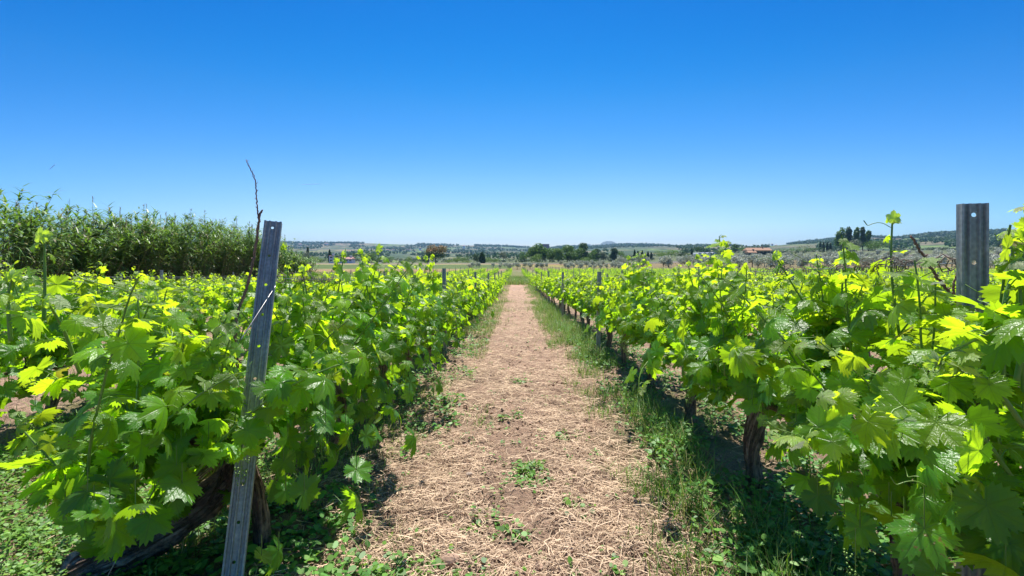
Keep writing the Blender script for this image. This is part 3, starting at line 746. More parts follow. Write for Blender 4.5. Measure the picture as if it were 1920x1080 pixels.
for k in range(34):     # upright shoots standing above the rows
    left = k % 2; X0 = (-.98 if left else 1.13) + rr_.uniform(-.25, .25); Y0 = rr_.uniform(1.45, 4.6) if k > 6 else rr_.uniform(1.3, 2.3)
    if left and 1.5 < Y0 < 2.35: Y0 += .9
    z0 = float(gz(X0, Y0)) + .62; h_ = rr_.uniform(.38, .58); dx, dy = rr_.uniform(-.10, .10), rr_.uniform(-.1, .1)
    pp = [(X0, Y0, z0), (X0 + dx * .3, Y0 + dy * .3, z0 + h_ * .5), (X0 + dx, Y0 + dy, z0 + h_)]
    pxx = CX + F * X0 / Y0
    if 1760 < pxx < 1890 or 470 < pxx < 550: continue
    custom_shoot([np.array(q) for q in pp], nearest_vine(X0, Y0), 300 + k, size=.052, r0=.0036)
def cane(pts, vine, r0, r1, seed, knots=True):
    rng = np.random.default_rng(seed); loc = np.array(vine.location); s = vine.scale[0]; rz = vine.rotation_euler.z
    Rm = np.array([[cos(-rz), -sin(-rz), 0], [sin(-rz), cos(-rz), 0], [0, 0, 1]])
    path = curve_pts(pts, 60); path[1:-1] += rng.normal(0, .0012, (58, 3)); r = np.linspace(r0, r1, 60)
    if knots: r[4::7] *= 1.35
    m = M(); tube(m, (path - loc) @ Rm.T / s, r, 7); 
    if knots:
        for q in range(6, 56, 7):
            a = rng.choice([-1, 1]); b = path[q]; e = b + np.array([a * .008, 0, .007])
            tube(m, (np.array([b, e]) - loc) @ Rm.T / s, np.array([r[q] * .9, r[q] * .4]), 5)
    o = m.build('bare_cane', CANE, vine, uv=True); return o
o = cane([P(445, 690, 1.72), P(443, 600, 1.72), P(462, 540, 1.72), P(478, 470, 1.72), P(487, 400, 1.72)], left_end, .0055, .0042, 1)
cane([P(484, 405, 1.72), P(481, 370, 1.72), P(479, 340, 1.72), P(470, 318, 1.72), P(461, 299, 1.72)], left_end, .0024, .0012, 2)
cane([P(484, 408, 1.72), P(488, 400, 1.72), P(492, 394, 1.72)], left_end, .0035, .0026, 3, False)
rv = nearest_vine(1.13, 1.36)
cane([P(1795, 568, 1.25), P(1765, 530, 1.25), P(1735, 485, 1.25), P(1708, 443, 1.25)], rv, .0042, .0028, 4)
cane([P(1790, 565, 1.25), P(1789, 530, 1.25), P(1801, 495, 1.25)], rv, .003, .002, 5, False)

# ------------------------------------------------------------------ posts
def post_mesh(length, detail, wdt=.068, dep=.038):
    """ribbed open-backed channel of sheet steel, with holes down the middle; face towards -Y"""
    m = M()
    if detail:
        xs = np.array([-1, -.82, -.72, -.52, -.42, -.30, -.20, .20, .30, .42, .52, .72, .82, 1]) * wdt / 2
        dy = np.array([.0, .0, .007, .007, .0, .0, .006, .006, .0, .0, .007, .007, .0, .0])
        prof = [(-wdt / 2 + .010, dep), (-wdt / 2 - .001, dep), (-wdt / 2, dep * .5)] + list(zip(xs, dy)) + [(wdt / 2, dep * .5), (wdt / 2 + .001, dep), (wdt / 2 - .010, dep)]
        prof = np.array(prof); n = len(prof)
        zs = [0.0]; hole = []; sp = .118; z = length - .028
        holes = []
        while z > .05: holes.append(z); z -= sp
        for hz_ in holes[::-1]: zs += [hz_ - .009, hz_ + .009]; hole.append(len(zs) - 2)
        zs.append(length); zs = np.array(zs); kz = len(zs)
        V = np.stack([np.tile(prof[:, 0], kz), np.tile(prof[:, 1], kz), np.repeat(zs, n)], -1)
        i, j = np.meshgrid(np.arange(kz - 1), np.arange(n - 1), indexing='ij'); i, j = i.ravel(), j.ravel()
        ctr = 3 + 6
        keep = ~((j == ctr) & np.isin(i, hole)); i, j = i[keep], j[keep]
        m.add(V, [np.stack([i * n + j, i * n + j + 1, (i + 1) * n + j + 1, (i + 1) * n + j], -1)])
        for h in hole:     # plate with round hole
            x0, x1 = prof[ctr, 0], prof[ctr + 1, 0]; z0, z1 = zs[h], zs[h + 1]; zc = (z0 + z1) / 2; y = prof[ctr, 1]
            a = np.arange(16) / 16 * 2 * pi + pi / 16
            sq = np.stack([np.clip(np.cos(a) * 1.5, -1, 1) * (x1 - x0) / 2, np.full(16, y), zc + np.clip(np.sin(a) * 1.5, -1, 1) * (z1 - z0) / 2], -1)
            ci = np.stack([np.cos(a) * .0054, np.full(16, y), zc + np.sin(a) * .0054], -1)
            q = np.arange(16); m.add(np.vstack([sq, ci]), [np.stack([q, (q + 1) % 16, 16 + (q + 1) % 16, 16 + q], -1)])
    else:
        prof = np.array([(-wdt / 2 + .01, dep), (-wdt / 2, dep), (-wdt / 2, 0), (-wdt * .2, .0), (-wdt * .12, .006), (wdt * .12, .006), (wdt * .2, 0), (wdt / 2, 0), (wdt / 2, dep), (wdt / 2 - .01, dep)])
        n = len(prof); V = np.stack([np.tile(prof[:, 0], 2), np.tile(prof[:, 1], 2), np.repeat([0, length], n)], -1); j = np.arange(n - 1)
        m.add(V, [np.stack([j, j + 1, n + j + 1, n + j], -1)])
    return m.mesh('vineyard_post', STEEL, smooth_=False)
def place_post(mesh, base, top, label, name='vineyard_post', yaw=0.0):
    base = np.array(base, float); top = np.array(top, float); d = top - base; d /= np.linalg.norm(d)
    o = bpy.data.objects.new(name, mesh); COL.objects.link(o)
    x = np.array([cos(yaw), sin(yaw), 0]); x -= d * x.dot(d); x /= np.linalg.norm(x); y = np.cross(d, x)
    import mathutils
    o.matrix_world = mathutils.Matrix(((x[0], y[0], d[0], base[0]), (x[1], y[1], d[1], base[1]), (x[2], y[2], d[2], base[2]), (0, 0, 0, 1)))
    if len(mesh.polygons) > 50:
        s = o.modifiers.new('sheet', 'SOLIDIFY'); s.thickness = .0022; s.offset = -1
    tag(o, label, 'post', 'metal posts holding the vine rows'); return o
lt, lb = P(512, 414, 1.90), np.array([-.925, 1.50, -.02])
place_post(post_mesh(np.linalg.norm(lt - lb), True, .063, .030), lb, lt, 'tall ribbed steel post with holes, leaning, at the end of the left vine row', yaw=radians(24))
rt, rb = P(1829, 381, 1.157), np.array([1.135, 1.16, -.02])
place_post(post_mesh(np.linalg.norm(rt - rb), True, .054, .022), rb, rt, 'tall upright ribbed steel post at the front of the right vine row', yaw=radians(-17))
pm = [post_mesh(1.02, False, .046), post_mesh(1.06, False, .042)]
rp = random.Random(8); posts = []
for X in ROWS:
    q_ = rp.random(); y = 5.6 if abs(X) < 1.5 else {1: 11.0, 2: 14.0, 3: 9.6}.get(row_name(X)[2], 5 + q_ * 4) if X < 0 else 5.5 + q_ * 4.5
    while y < 78:
        if ((y < 31) or (y > 36.5 and X > -9)) and abs(X) < 1.11 * y: posts.append((X, y, rp.random(), rp.random(), rp.random()))
        y += 4.9 + rp.uniform(-.3, .6) if abs(X) > 1.5 else 4.3
posts.sort(key=lambda s: s[0] ** 2 + s[1] ** 2); posts = posts[:290]; cnt = {}
for X, y, a, b, c_ in sorted(posts, key=lambda s: (s[0], s[1])):
    g = float(gz(X, y)); o_, side, k = row_name(X); cnt[X] = cnt.get(X, 1 if k == 0 else 0) + 1
    ci = cnt[X]
    if k == 0: X += -.15 if X > 0 else .13; c_ = 1
    z0 = -.02 - (.12 if c_ < .3 else 0)
    place_post(pm[int(a * 2)], (X, y, g + z0), (X + (b - .5) * .05, y + (a - .5) * .06, g + z0 + 1.05),
               f'thin grey steel stake, {ordw(ci)} from the front in the {o_} row {side} of the path')

# ------------------------------------------------------------------ wires
def wire(X, y0, y1, hts, label, z_first=None, tend=None, seed=0):
    rng = np.random.default_rng(seed)
    ys = [y0] + [q for q in np.arange(6.5 if y0 < 6 else y0 + 3, y1, 4.9)] + [y1]
    pts = []
    for i, y in enumerate(ys):
        z = float(gz(X, y)) + hts
        if i == 0 and z_first is not None: z = z_first
        pts.append((X + (.0 if abs(X) > 1.5 else -.02), y, z))
        if i < len(ys) - 1:
            y2 = ys[i + 1]; ym = (y + y2) / 2; zn = float(gz(X, y2)) + hts; pts.append((X, ym, (z + zn) / 2 - .012))
    m = M(); tube(m, np.array(pts), .0013, 5, cap=False)
    o = m.build('trellis_wire', WIRE); tag(o, label, 'wire', 'trellis wires strung along the vine rows')
    if tend:
        for (ya, yb, dens) in tend:
            t_ = M()
            L = int((yb - ya) / .035 * dens)
            for k in range(L):
                y = rng.uniform(ya, yb); z = np.interp(y, [p[1] for p in pts], [p[2] for p in pts]); x = np.interp(y, [p[1] for p in pts], [p[0] for p in pts])
                tt = np.linspace(0, 1, 14); r_ = rng.uniform(.004, .014) * (1 + tt); ln = rng.uniform(.03, .11); w_ = rng.uniform(6, 17)
                c3 = np.stack([x + np.cos(tt * w_) * r_, y + (tt - .5) * ln, z + np.sin(tt * w_) * r_ + rng.uniform(-.004, .004)], -1)
                tube(t_, c3, rng.uniform(.0008, .0018), 4, cap=False)
            t_.build('dried_tendrils', DRY, o)
    return o
wire(-.98, 1.80, 31, .86, 'upper wire of the first row left of the path, wrapped in dried tendrils', z_first=H + (HY - 520) * 1.85 / F, tend=[(1.82, 2.6, 1.2), (3.0, 4.5, .4)], seed=3)
wire(-.98, 1.78, 31, .62, 'lower wire among the leaves of the first row left of the path', seed=4)
wire(1.13, 1.19, 31, .92, 'upper wire of the first row right of the path, twisted with dried tendrils', z_first=H + (HY - 494) * 1.19 / F, tend=[(1.20, 1.6, 1.7), (1.6, 2.6, .8)], seed=5)
wire(1.13, 1.19, 31, .66, 'lower wire among the leaves of the first row right of the path', seed=6)
for X in ROWS:
    o_, side, k = row_name(X)
    if 1 <= k <= 7: wire(X, max(1.5, abs(X) * .85), 31, .90, f'thin trellis wire along the {o_} row {side} of the path', seed=20 + k)
# guy wire of the left post, with its tensioner
g = empty('guy_wire', (-1.345, 1.50, 0)); tag(g, 'slanting guy wire with grey tensioner running from left steel post to ground', 'wire')
m = M(); A = P(517, 536, 1.84); Bq = P(383, 742, 1.63); Cq = P(205, 1075, 1.50); D = Cq + (Cq - Bq) * .25; D[2] = min(D[2], -.02)
loc = np.array([-1.345, 1.50, 0])
tube(m, np.array([A, Bq, Cq, D]) - loc, .0019, 6); tube(m, np.array([Bq + [.0, 0, 0], Bq + [-.05, -.02, -.11]]) - loc, .0012, 5)
m.build('wire_strand', WIRE, g)
m = M(); d = (A - Bq) / np.linalg.norm(A - Bq)
tube(m, np.array([Bq - d * .022, Bq - d * .018, Bq, Bq + d * .018, Bq + d * .022]) - loc, [.004, .010, .0115, .009, .003], 10)
m.build('tensioner', PLASTIC, g)
# tie wires on the right post
m = M(); b = rt + (rb - rt) * .245
tube(m, np.array([b + [-.038, -.003, -.012], b + [.0, -.006, 0], b + [.036, -.004, .0], b + [.040, .02, -.02], b + [0, .045, -.015], b + [-.038, .02, -.012], b + [-.037, -.004, -.02], b + [-.03, -.008, -.045]]), .0014, 5)
tag(m.build('tie_wire', WIRE), 'loop of tie wire wound round the right steel post', 'tie wire')

# ------------------------------------------------------------------ ground litter, weeds, grass
rg = np.random.default_rng(31)
def blade_tpl(segs, bend, w=1.0):
    t = np.linspace(0, 1, segs + 1); wd = w * (1 - t ** 1.6) * .5 + .02
    c = np.stack([np.zeros_like(t), bend * t ** 2, t * (1 - .25 * bend * t)], -1)
    V = np.concatenate([c - wd[:, None] * [1, 0, 0], c + wd[:, None] * [1, 0, 0]]); n = segs + 1; i = np.arange(segs)
    return V, [np.stack([i, n + i, n + i + 1, i + 1], -1)], np.zeros((len(V), 2))
STRAWT = []
for k in range(6):
    b1, b2 = rg.uniform(-.18, .18, 2); V = np.array([[-.5, 0, 0], [-.15, b1, .06], [.2, b2, .03], [.5, b1 * .5, -.02]]); W_ = .012
    VV = np.vstack([V + [0, -W_, 0], V + [0, W_, .0], V + [0, 0, .02]]); i = np.arange(3)
    STRAWT.append((VV, [np.vstack([np.stack([i, i + 1, 8 + i + 1, 8 + i], -1), np.stack([8 + i, 8 + i + 1, 4 + i + 1, 4 + i], -1)])], np.zeros((12, 2))))
def straw(n, xr, yr, seed, size=(.03, .12)):
    rng = np.random.default_rng(seed); Y = yr[0] * np.exp(rng.uniform(0, 1, n) * math.log(yr[1] / yr[0])); X = rng.uniform(*xr, n)
    keep = (vnoise(X * 3, Y * 2, 8) * .8 + rng.uniform(0, 1, n) * .55) > .54; X, Y = X[keep], Y[keep]; n = len(X)
    a = rng.normal(pi / 2, .9, n); tl = rng.normal(0, .14, n)
    R = frames(np.stack([rng.normal(0, .2, n), rng.normal(0, .2, n), np.ones(n)], -1), np.stack([np.cos(a), np.sin(a), tl], -1))
    s = rng.uniform(*size, n)
    return np.stack([X, Y, ground(X, Y) + .004 + rng.exponential(.006, n)], -1), R, np.stack([s, np.maximum(s, .05) * rng.uniform(.7, 1.4, n), s], -1), rng
m = M()
for args in ((36000, (-.95, 1.0), (1.3, 24), 1), (14000, (-.8, .9), (1.4, 5), 9), (5000, (-2.6, -1.2), (1.0, 20), 2), (6500, (1.2, 4.5), (1.4, 16), 3), (3500, (-6, -3), (3, 20), 4)):
    pos, R, s, rng = straw(*args); scatter(m, STRAWT, pos, R, s, np.stack([np.zeros(len(pos)), rng.uniform(0, 1, len(pos)), np.zeros(len(pos)), np.ones(len(pos))], -1), rng)
tag(m.build('straw_litter', STRAW, col=True), 'dry straw litter scattered over the soil between the rows', 'straw', kind='stuff')
CT = []
for k in range(4):
    o8 = np.array([(x, y, z) for x in (-1, 1) for y in (-1, 1) for z in (-1, 1)], float) * .4 + rg.uniform(-.16, .16, (8, 3))
    CT.append((o8, [np.array([(0, 1, 3, 2), (4, 6, 7, 5), (0, 4, 5, 1), (2, 3, 7, 6), (0, 2, 6, 4), (1, 5, 7, 3)])], np.zeros((8, 2))))
m = M(); rng = np.random.default_rng(38)
for n, xr, yr in ((15000, (-1.0, 1.3), (1.3, 14)), (5000, (-3, 4), (1.2, 12))):
    X = rng.uniform(*xr, n); Y = yr[0] * np.exp(rng.uniform(0, 1, n) * math.log(yr[1] / yr[0])); keep = fbm(X * 4, Y * 4, 12, 3) + rng.uniform(-.15, .15, n) > .5; X, Y = X[keep], Y[keep]; k_ = len(X)
    s = np.clip(rng.exponential(.009, k_), .004, .028)
    scatter(m, CT, np.stack([X, Y, ground(X, Y) + s * .15], -1), frames(rng.normal(0, 1, (k_, 3)), rng.normal(0, 1, (k_, 3))), s, np.zeros((k_, 4)), rng)
tag(m.build('soil_crumbs', CLOD, smooth_=False), 'loose crumbs of dry soil lying on the path', 'soil crumbs', kind='stuff')
# grass blades
GT = [blade_tpl(4, b, 1.0) for b in (.15, .35, .6, .9)]
def grass(m, X, Y, h, wd, young, rng, clump=0.0):
    n = len(X); a = rng.uniform(0, 6.28, n)
    X = X + rng.normal(0, clump, n); Y = Y + rng.normal(0, clump, n)
    up = np.stack([np.cos(a) * .35 * rng.uniform(0, 1, n), np.sin(a) * .35 * rng.uniform(0, 1, n), np.ones(n)], -1)
    R = frames(up, np.stack([np.cos(a), np.sin(a), np.zeros(n)], -1))
    s = np.stack([wd * np.ones(n), h, h], -1)
    col = np.stack([np.clip(young + rng.normal(0, .12, n), 0, 1), rng.uniform(0, 1, n), np.zeros(n), np.ones(n)], -1)
    scatter(m, GT, np.stack([X, Y, ground(X, Y) - .01], -1), R, s, col, rng)
rng = np.random.default_rng(41)
def strip(n, xr, yr, k=1.0):
    Y = yr[0] * np.exp(rng.uniform(0, 1, n) * math.log(yr[1] / yr[0])); X = rng.uniform(*xr, n); return X, Y
m = M()
# right verge: taller green grass
X, Y = strip(28000, (.42, 1.04), (1.3, 31)); keep = (fbm(X * 3.2, Y * 2.2, 51, 3) + .13 * smooth(X, .65, .9) + .16 * smooth(Y, 3, 6) - .08 * (1 - smooth(X, .40, .62)) * 1 + rng.uniform(-.07, .07, len(X))) > .60; X, Y = X[keep], Y[keep]
grass(m, X, Y, rng.uniform(.05, .20, len(X)) * (.5 + .6 * smooth(X, .45, .8) + .4 * smooth(Y, 4, 8)), .0045, np.where(rng.random(len(X)) < .12, .8, .05), rng)
X, Y = strip(24000, (-1.3, -.30), (1.4, 31)); keep = (X < -.36 - .2 * (Y < 5)) & (fbm(X * 3, Y * 2, 52, 3) + .07 * smooth(Y, 4, 8) + rng.uniform(-.1, .1, len(X)) > .47); X, Y = X[keep], Y[keep]
grass(m, X, Y, rng.uniform(.03, .13, len(X)) * (1 + .7 * smooth(Y, 5, 9)), .005, np.where(rng.random(len(X)) < .25, .8, .15), rng)
# wispy dry-green clumps spilling on the path, at the front right
for cx, cy, n, h in ((.50, 1.75, 260, .17), (.62, 2.0, 260, .22), (.75, 2.35, 300, .24), (.80, 2.75, 260, .20), (.42, 1.55, 150, .12), (.70, 1.6, 250, .2), (.85, 1.85, 260, .24), (.62, 3.4, 120, .16), (.70, 4.5, 180, .22), (.72, 5.4, 180, .22), (-.26, 3.3, 90, .09), (-.05, 3.9, 20, .05), (-.52, 1.9, 100, .09), (.72, 6.5, 200, .24), (.68, 8, 200, .24), (.66, 9.8, 220, .26), (.62, 12.5, 260, .28), (.6, 15.5, 260, .3), (-.45, 9, 160, .2), (-.42, 12, 200, .22), (-.42, 16, 260, .25)):
    n = int(n * .6) if cy < 3 else n; grass(m, np.full(n, cx + (.14 if cx > .3 and cy < 3 else 0)), np.full(n, cy), rng.uniform(.3, 1, n) * h, .0042, np.where(rng.random(n) < .2, .7, .05), rng, clump=.08 if cy < 6 else .2)
# far end of the path and the strip between the blocks
n = 7000; Y = rng.uniform(31.5, 46, n); X = rng.uniform(-1.1, 1.2, n); grass(m, X, Y, rng.uniform(.2, .62, n), .018, np.where(rng.random(n) < .25, .7, .1), rng)
n = 12000; Y = rng.uniform(30.0, 37, n); X = rng.uniform(-16, 30, n) * rng.uniform(.2, 1, n)
grass(m, X, Y, rng.uniform(.15, .48, n), .02, np.where(rng.random(n) < .3, .7, .15), rng)
# between other rows
X = rng.uniform(1.4, 14, 9000); Y = 1.5 * np.exp(rng.uniform(0, 1, 9000) * math.log(20)); grass(m, X, Y, rng.uniform(.04, .14, 9000), .006, np.where(rng.random(9000) < .4, .8, .1), rng)
X = rng.uniform(-12, -1.5, 9000); Y = 1.2 * np.exp(rng.uniform(0, 1, 9000) * math.log(25)); grass(m, X, Y, rng.uniform(.04, .13, 9000), .006, np.where(rng.random(9000) < .3, .8, .1), rng)
tag(m.build('grass', GRASS, col=True), 'green and straw coloured grass growing along the vine rows', 'grass', kind='stuff')
m = M()     # meadow left beyond the rows
n = 26000; Y = rng.uniform(33, 72, n); X = -4 - rng.uniform(0, 1, n) * (Y * .62); X = np.where(Y > 38, np.minimum(X, -9.5), X)
bn = fbm(X * .15, Y * .1, 61, 3)
grass(m, X, Y, rng.uniform(.2, .62, n) * (.5 + bn), .03, np.clip((bn - .40) * 3 + .25 * (Y > 58), 0, 1), rng)
tag(m.build('meadow_grass', GRASS, col=True), 'tall meadow grass beyond the left vine rows', 'grass', kind='stuff')
# broad leaved weeds
def oval(n, w, cup): 
    a = np.arange(n) / n * 2 * pi; V = np.stack([np.sin(a) * w * .5, .5 - .5 * np.cos(a), cup * (np.sin(a) ** 2) - .15 * (.5 - .5 * np.cos(a)) ** 2], -1)
    return V, [np.arange(n)[None]], np.zeros((n, 2))
WT = [oval(8, .75, .1), oval(8, .6, -.06), oval(8, .45, .12), oval(7, .9, .05)]
def weeds(m, X, Y, size, hgt, young, rng, nl=9, rad=.05):
    n = len(X); X = np.repeat(X, nl); Y = np.repeat(Y, nl); a = rng.uniform(0, 6.28, n * nl); q = rng.uniform(0.1, 1, n * nl) * np.repeat(rad * np.ones(n), nl)
    d = np.stack([np.cos(a), np.sin(a), rng.uniform(-.1, .6, n * nl)], -1)
    px, py = X + np.cos(a) * q, Y + np.sin(a) * q
    pos = np.stack([px, py, ground(px, py) + rng.uniform(.1, 1, n * nl) * hgt], -1)
    nr = rng.normal(0, .35, (n * nl, 3)); nr[:, 2] = 1
    s = rng.uniform(.6, 1.3, n * nl) * size
    col = np.stack([np.clip(young + rng.normal(0, .2, n * nl), 0, 1), rng.uniform(0, 1, n * nl), np.zeros(n * nl), np.ones(n * nl)], -1)
    scatter(m, WT, pos, frames(nr, d), s, col, rng)
m = M()
X, Y = strip(1500, (.72, 1.6), (1.1, 9)); keep = fbm(X * 2.5, Y * 2.5, 81, 3) + rng.uniform(-.08, .08, len(X)) > .40; weeds(m, X[keep], Y[keep], .028, .09, .15, rng, nl=12)
X, Y = strip(1500, (-1.35, -.42), (1.2, 14)); keep = fbm(X * 2.5, Y * 2.5, 82, 3) + rng.uniform(-.08, .08, len(X)) > .43; weeds(m, X[keep], Y[keep], .028, .06, .15, rng)
n = 3600; X = rng.uniform(-3.0, -1.25, n); Y = rng.uniform(.9, 4.2, n); keep = (fbm(X * 2, Y * 2, 83, 3) > .36) & ~((X > -2.2) & (Y > 2.2) & (rng.random(n) < .6)); weeds(m, X[keep], Y[keep], .016, .07, .45, rng, nl=20, rad=.07)
X, Y = strip(260, (-.6, .75), (1.6, 14)); weeds(m, X, Y, .018, .025, .25, rng, nl=6, rad=.03)
for cx, cy, n in ((.06, 2.52, 16), (.02, 2.42, 10), (.10, 2.38, 7), (-.12, 2.0, 6), (.03, 1.95, 5), (-.03, 3.3, 8), (.05, 4.2, 8), (.28, 3.0, 6), (.25, 2.1, 5), (-.35, 1.72, 12), (-.48, 1.68, 12), (-.15, 1.66, 8), (.1, 1.64, 6), (.36, 1.62, 8)):
    weeds(m, cx + rng.normal(0, .045, n), cy + rng.normal(0, .035, n), .022, .035, .3, rng, nl=8, rad=.035)
X = rng.uniform(1.5, 8, 1500); Y = 1.6 * np.exp(rng.uniform(0, 1, 1500) * math.log(9)); weeds(m, X, Y, .03, .06, .25, rng)
tag(m.build('ground_weeds', WEED, col=True), 'low broad leaved weeds under the vines and on the path', 'weeds', kind='stuff')
# stones and clods lying on the path
def rock(px, py, w_, h_, mat, name, label, cat, seed):
    rng = np.random.default_rng(seed); 
    t = (py - HY) / F; Y = H / t; X = (px - CX) * Y / F; r = w_ * Y / F / 2
    n, k = 14, 8; th = np.linspace(0, 2 * pi, n, endpoint=False); ph = np.linspace(.02, pi - .02, k)
    A, B = np.meshgrid(th, ph); q = 1 + .22 * (vnoise(np.cos(A) * 1.7 + seed, np.sin(A) * 1.7 + B * 1.4, seed) - .5) * 2 
    V = np.stack([np.cos(A) * np.sin(B) * q * r, np.sin(A) * np.sin(B) * q * r * .8, np.cos(B) * q * r * h_], -1).reshape(-1, 3)
    i, j = np.meshgrid(np.arange(k - 1), np.arange(n), indexing='ij'); m = M()
    fq = np.stack([i * n + j, (i + 1) * n + j, (i + 1) * n + (j + 1) % n, i * n + (j + 1) % n], -1).reshape(-1, 4)
    m.add(V, [fq, np.arange(n)[None], (np.arange(n)[::-1] + (k - 1) * n)[None]]); o = m.build(name, mat, smooth_=False)
    o.location = (X, Y, float(ground(X, Y)) + r * h_ * .35); tag(o, label, cat)
rock(896, 962, 30, .35, STONE, 'stone', 'pale flat stone lying in the straw left of the path centre', 'stone', 3)
rock(842, 1058, 36, .55, CLOD, 'soil_clod', 'large brown clod of soil at the bottom left edge of the path', 'clod', 4)
rock(880, 905, 12, .6, STONE, 'stone', 'small rounded brown stone beyond the pale flat stone', 'stone', 5)
rock(757, 828, 20, .45, STONE, 'stone', 'grey stone in the shade under the left vine row', 'stone', 6)
rock(1268, 996, 16, .5, STONE, 'stone', 'pale stone in the grass at the right edge of the path', 'stone', 7)

# ------------------------------------------------------------------ giant reed thicket
rng = np.random.default_rng(19)
n = 2600; Y = rng.uniform(9.5, 47, n); off = rng.uniform(0, 1, n) ** 1.3 * 4.2
kc = rng.integers(0, 250, n); cY = rng.uniform(9.8, 46.5, 250); cO = rng.uniform(0, 1, 250) ** 1.3 * 4.0
aY = rng.normal(0, .38, n); aO = rng.normal(0, .38, n); Y = np.clip(cY[kc] + aY, 9.0, 47.5); off = np.maximum(cO[kc] + aO, 0); cH = rng.uniform(.70, 1.12, 250)[kc]
Xr = -13.9 - (Y - 8) * .165 - off
top = np.interp(Y, [8, 13, 15.5, 17, 19, 21, 30, 36, 42, 47], [2.9, 3.1, 3.3, 2.9, 3.0, 3.4, 3.8, 3.5, 2.7, 1.7]) * (.86 + .28 * fbm(Y * 1.1, off * 1.1, 66, 3)) * cH * rng.uniform(.78, 1.06, n) * (1 - .12 * (off < .6)) + .10
bx = Xr; by = Y; bz = gz(bx, by)
lean = np.stack([-aO * .35 + rng.normal(.05, .07, n), aY * .35 + rng.normal(0, .07, n)], -1)
RB = [blade_tpl(2, b, 1.0) for b in (.2, .45, .8)]
m = M(); NL = 36
tt = rng.uniform(.05, 1.0, (n, NL)); tt[:, :8] = rng.uniform(.86, 1.02, (n, 8))
pz = bz[:, None] + tt * top[:, None]; px_ = bx[:, None] + lean[:, :1] * tt ** 2 * top[:, None]; py_ = by[:, None] + lean[:, 1:] * tt ** 2 * top[:, None]
a = rng.uniform(0, 6.28, (n, NL)); upk = rng.uniform(-.2, .9, (n, NL)) + (tt > .85) * .5
d = np.stack([np.cos(a), np.sin(a), upk], -1).reshape(-1, 3); side_ = np.stack([np.cos(a), np.sin(a), np.zeros_like(a) - .2], -1).reshape(-1, 3)
R = frames(d, side_); Ln = rng.uniform(.22, .52, n * NL)
dead = (rng.random((n, NL)) < np.clip(.62 - tt * .65, .07, .5)).astype(float) * rng.uniform(.6, 1, (n, NL))
col = np.stack([dead.ravel(), rng.uniform(0, 1, n * NL), np.zeros(n * NL), np.ones(n * NL)], -1)
scatter(m, RB, np.stack([px_, py_, pz], -1).reshape(-1, 3), R, np.stack([np.full(n * NL, .062), Ln, Ln], -1), col, rng)
sel = np.arange(0, n, 3)
for q in sel:
    hgt = top[q] * (1.0 if rng.random() > .10 else 1.09)
    s_ = np.array([0, .5, 1.0]); c3 = np.stack([bx[q] + lean[q, 0] * s_ ** 2 * hgt, by[q] + lean[q, 1] * s_ ** 2 * hgt, bz[q] + s_ * hgt], -1)
    tube(m, c3, [.014, .011, .005], 3, col=(.75, rng.random(), 0, 1), cap=False)
for q in rng.choice(np.where(off < 1.6)[0], 150, replace=False):   # star-shaped tufts of leaves at the cane tops
    k = 13; e = np.array([bx[q] + lean[q, 0] * top[q], by[q] + lean[q, 1] * top[q], bz[q] + top[q]]); aa = rng.uniform(0, 6.28, k)
    dd = np.stack([np.cos(aa), np.sin(aa), rng.uniform(-.1, 1.5, k)], -1); sl = rng.uniform(.22, .42, k)
    scatter(m, RB[:2], np.repeat(e[None], k, 0) + rng.uniform(-.08, .12, (k, 3)), frames(dd, np.stack([np.cos(aa), np.sin(aa), -np.ones(k) * .2], -1)), np.stack([np.full(k, .04), sl, sl], -1), np.tile([rng.uniform(0, .35), rng.uniform(0, .6), 0, 1], (k, 1)), rng)
for q in rng.choice(n, 330, replace=False):     # old grey-brown plumes above the leaves
    e = np.array([bx[q] + lean[q, 0] * top[q], by[q] + lean[q, 1] * top[q], bz[q] + top[q]]) ; hh = rng.uniform(.15, .45)
    tube(m, np.array([e - [0, 0, .4], e + [rng.normal(0, .04), rng.normal(0, .04), hh]]), [.008, .004], 3, col=(1, 0, 0, 1), cap=False)
    k = 10; zz = rng.uniform(.2, 1, k); aa = rng.uniform(0, 6.28, k); dd = np.stack([np.cos(aa) * .3, np.sin(aa) * .3, np.ones(k)], -1)
    scatter(m, RB, e + np.stack([np.zeros(k), np.zeros(k), zz * hh], -1), frames(dd, np.stack([np.cos(aa), np.sin(aa), np.zeros(k)], -1)), np.stack([np.full(k, .02), np.full(k, .14), np.full(k, .14)], -1), np.tile([1, .0, 0, 1], (k, 1)), rng)
tag(m.build('reed_thicket', REED, col=True), 'tall thicket of giant reeds left of the vineyard', 'reeds', kind='stuff')

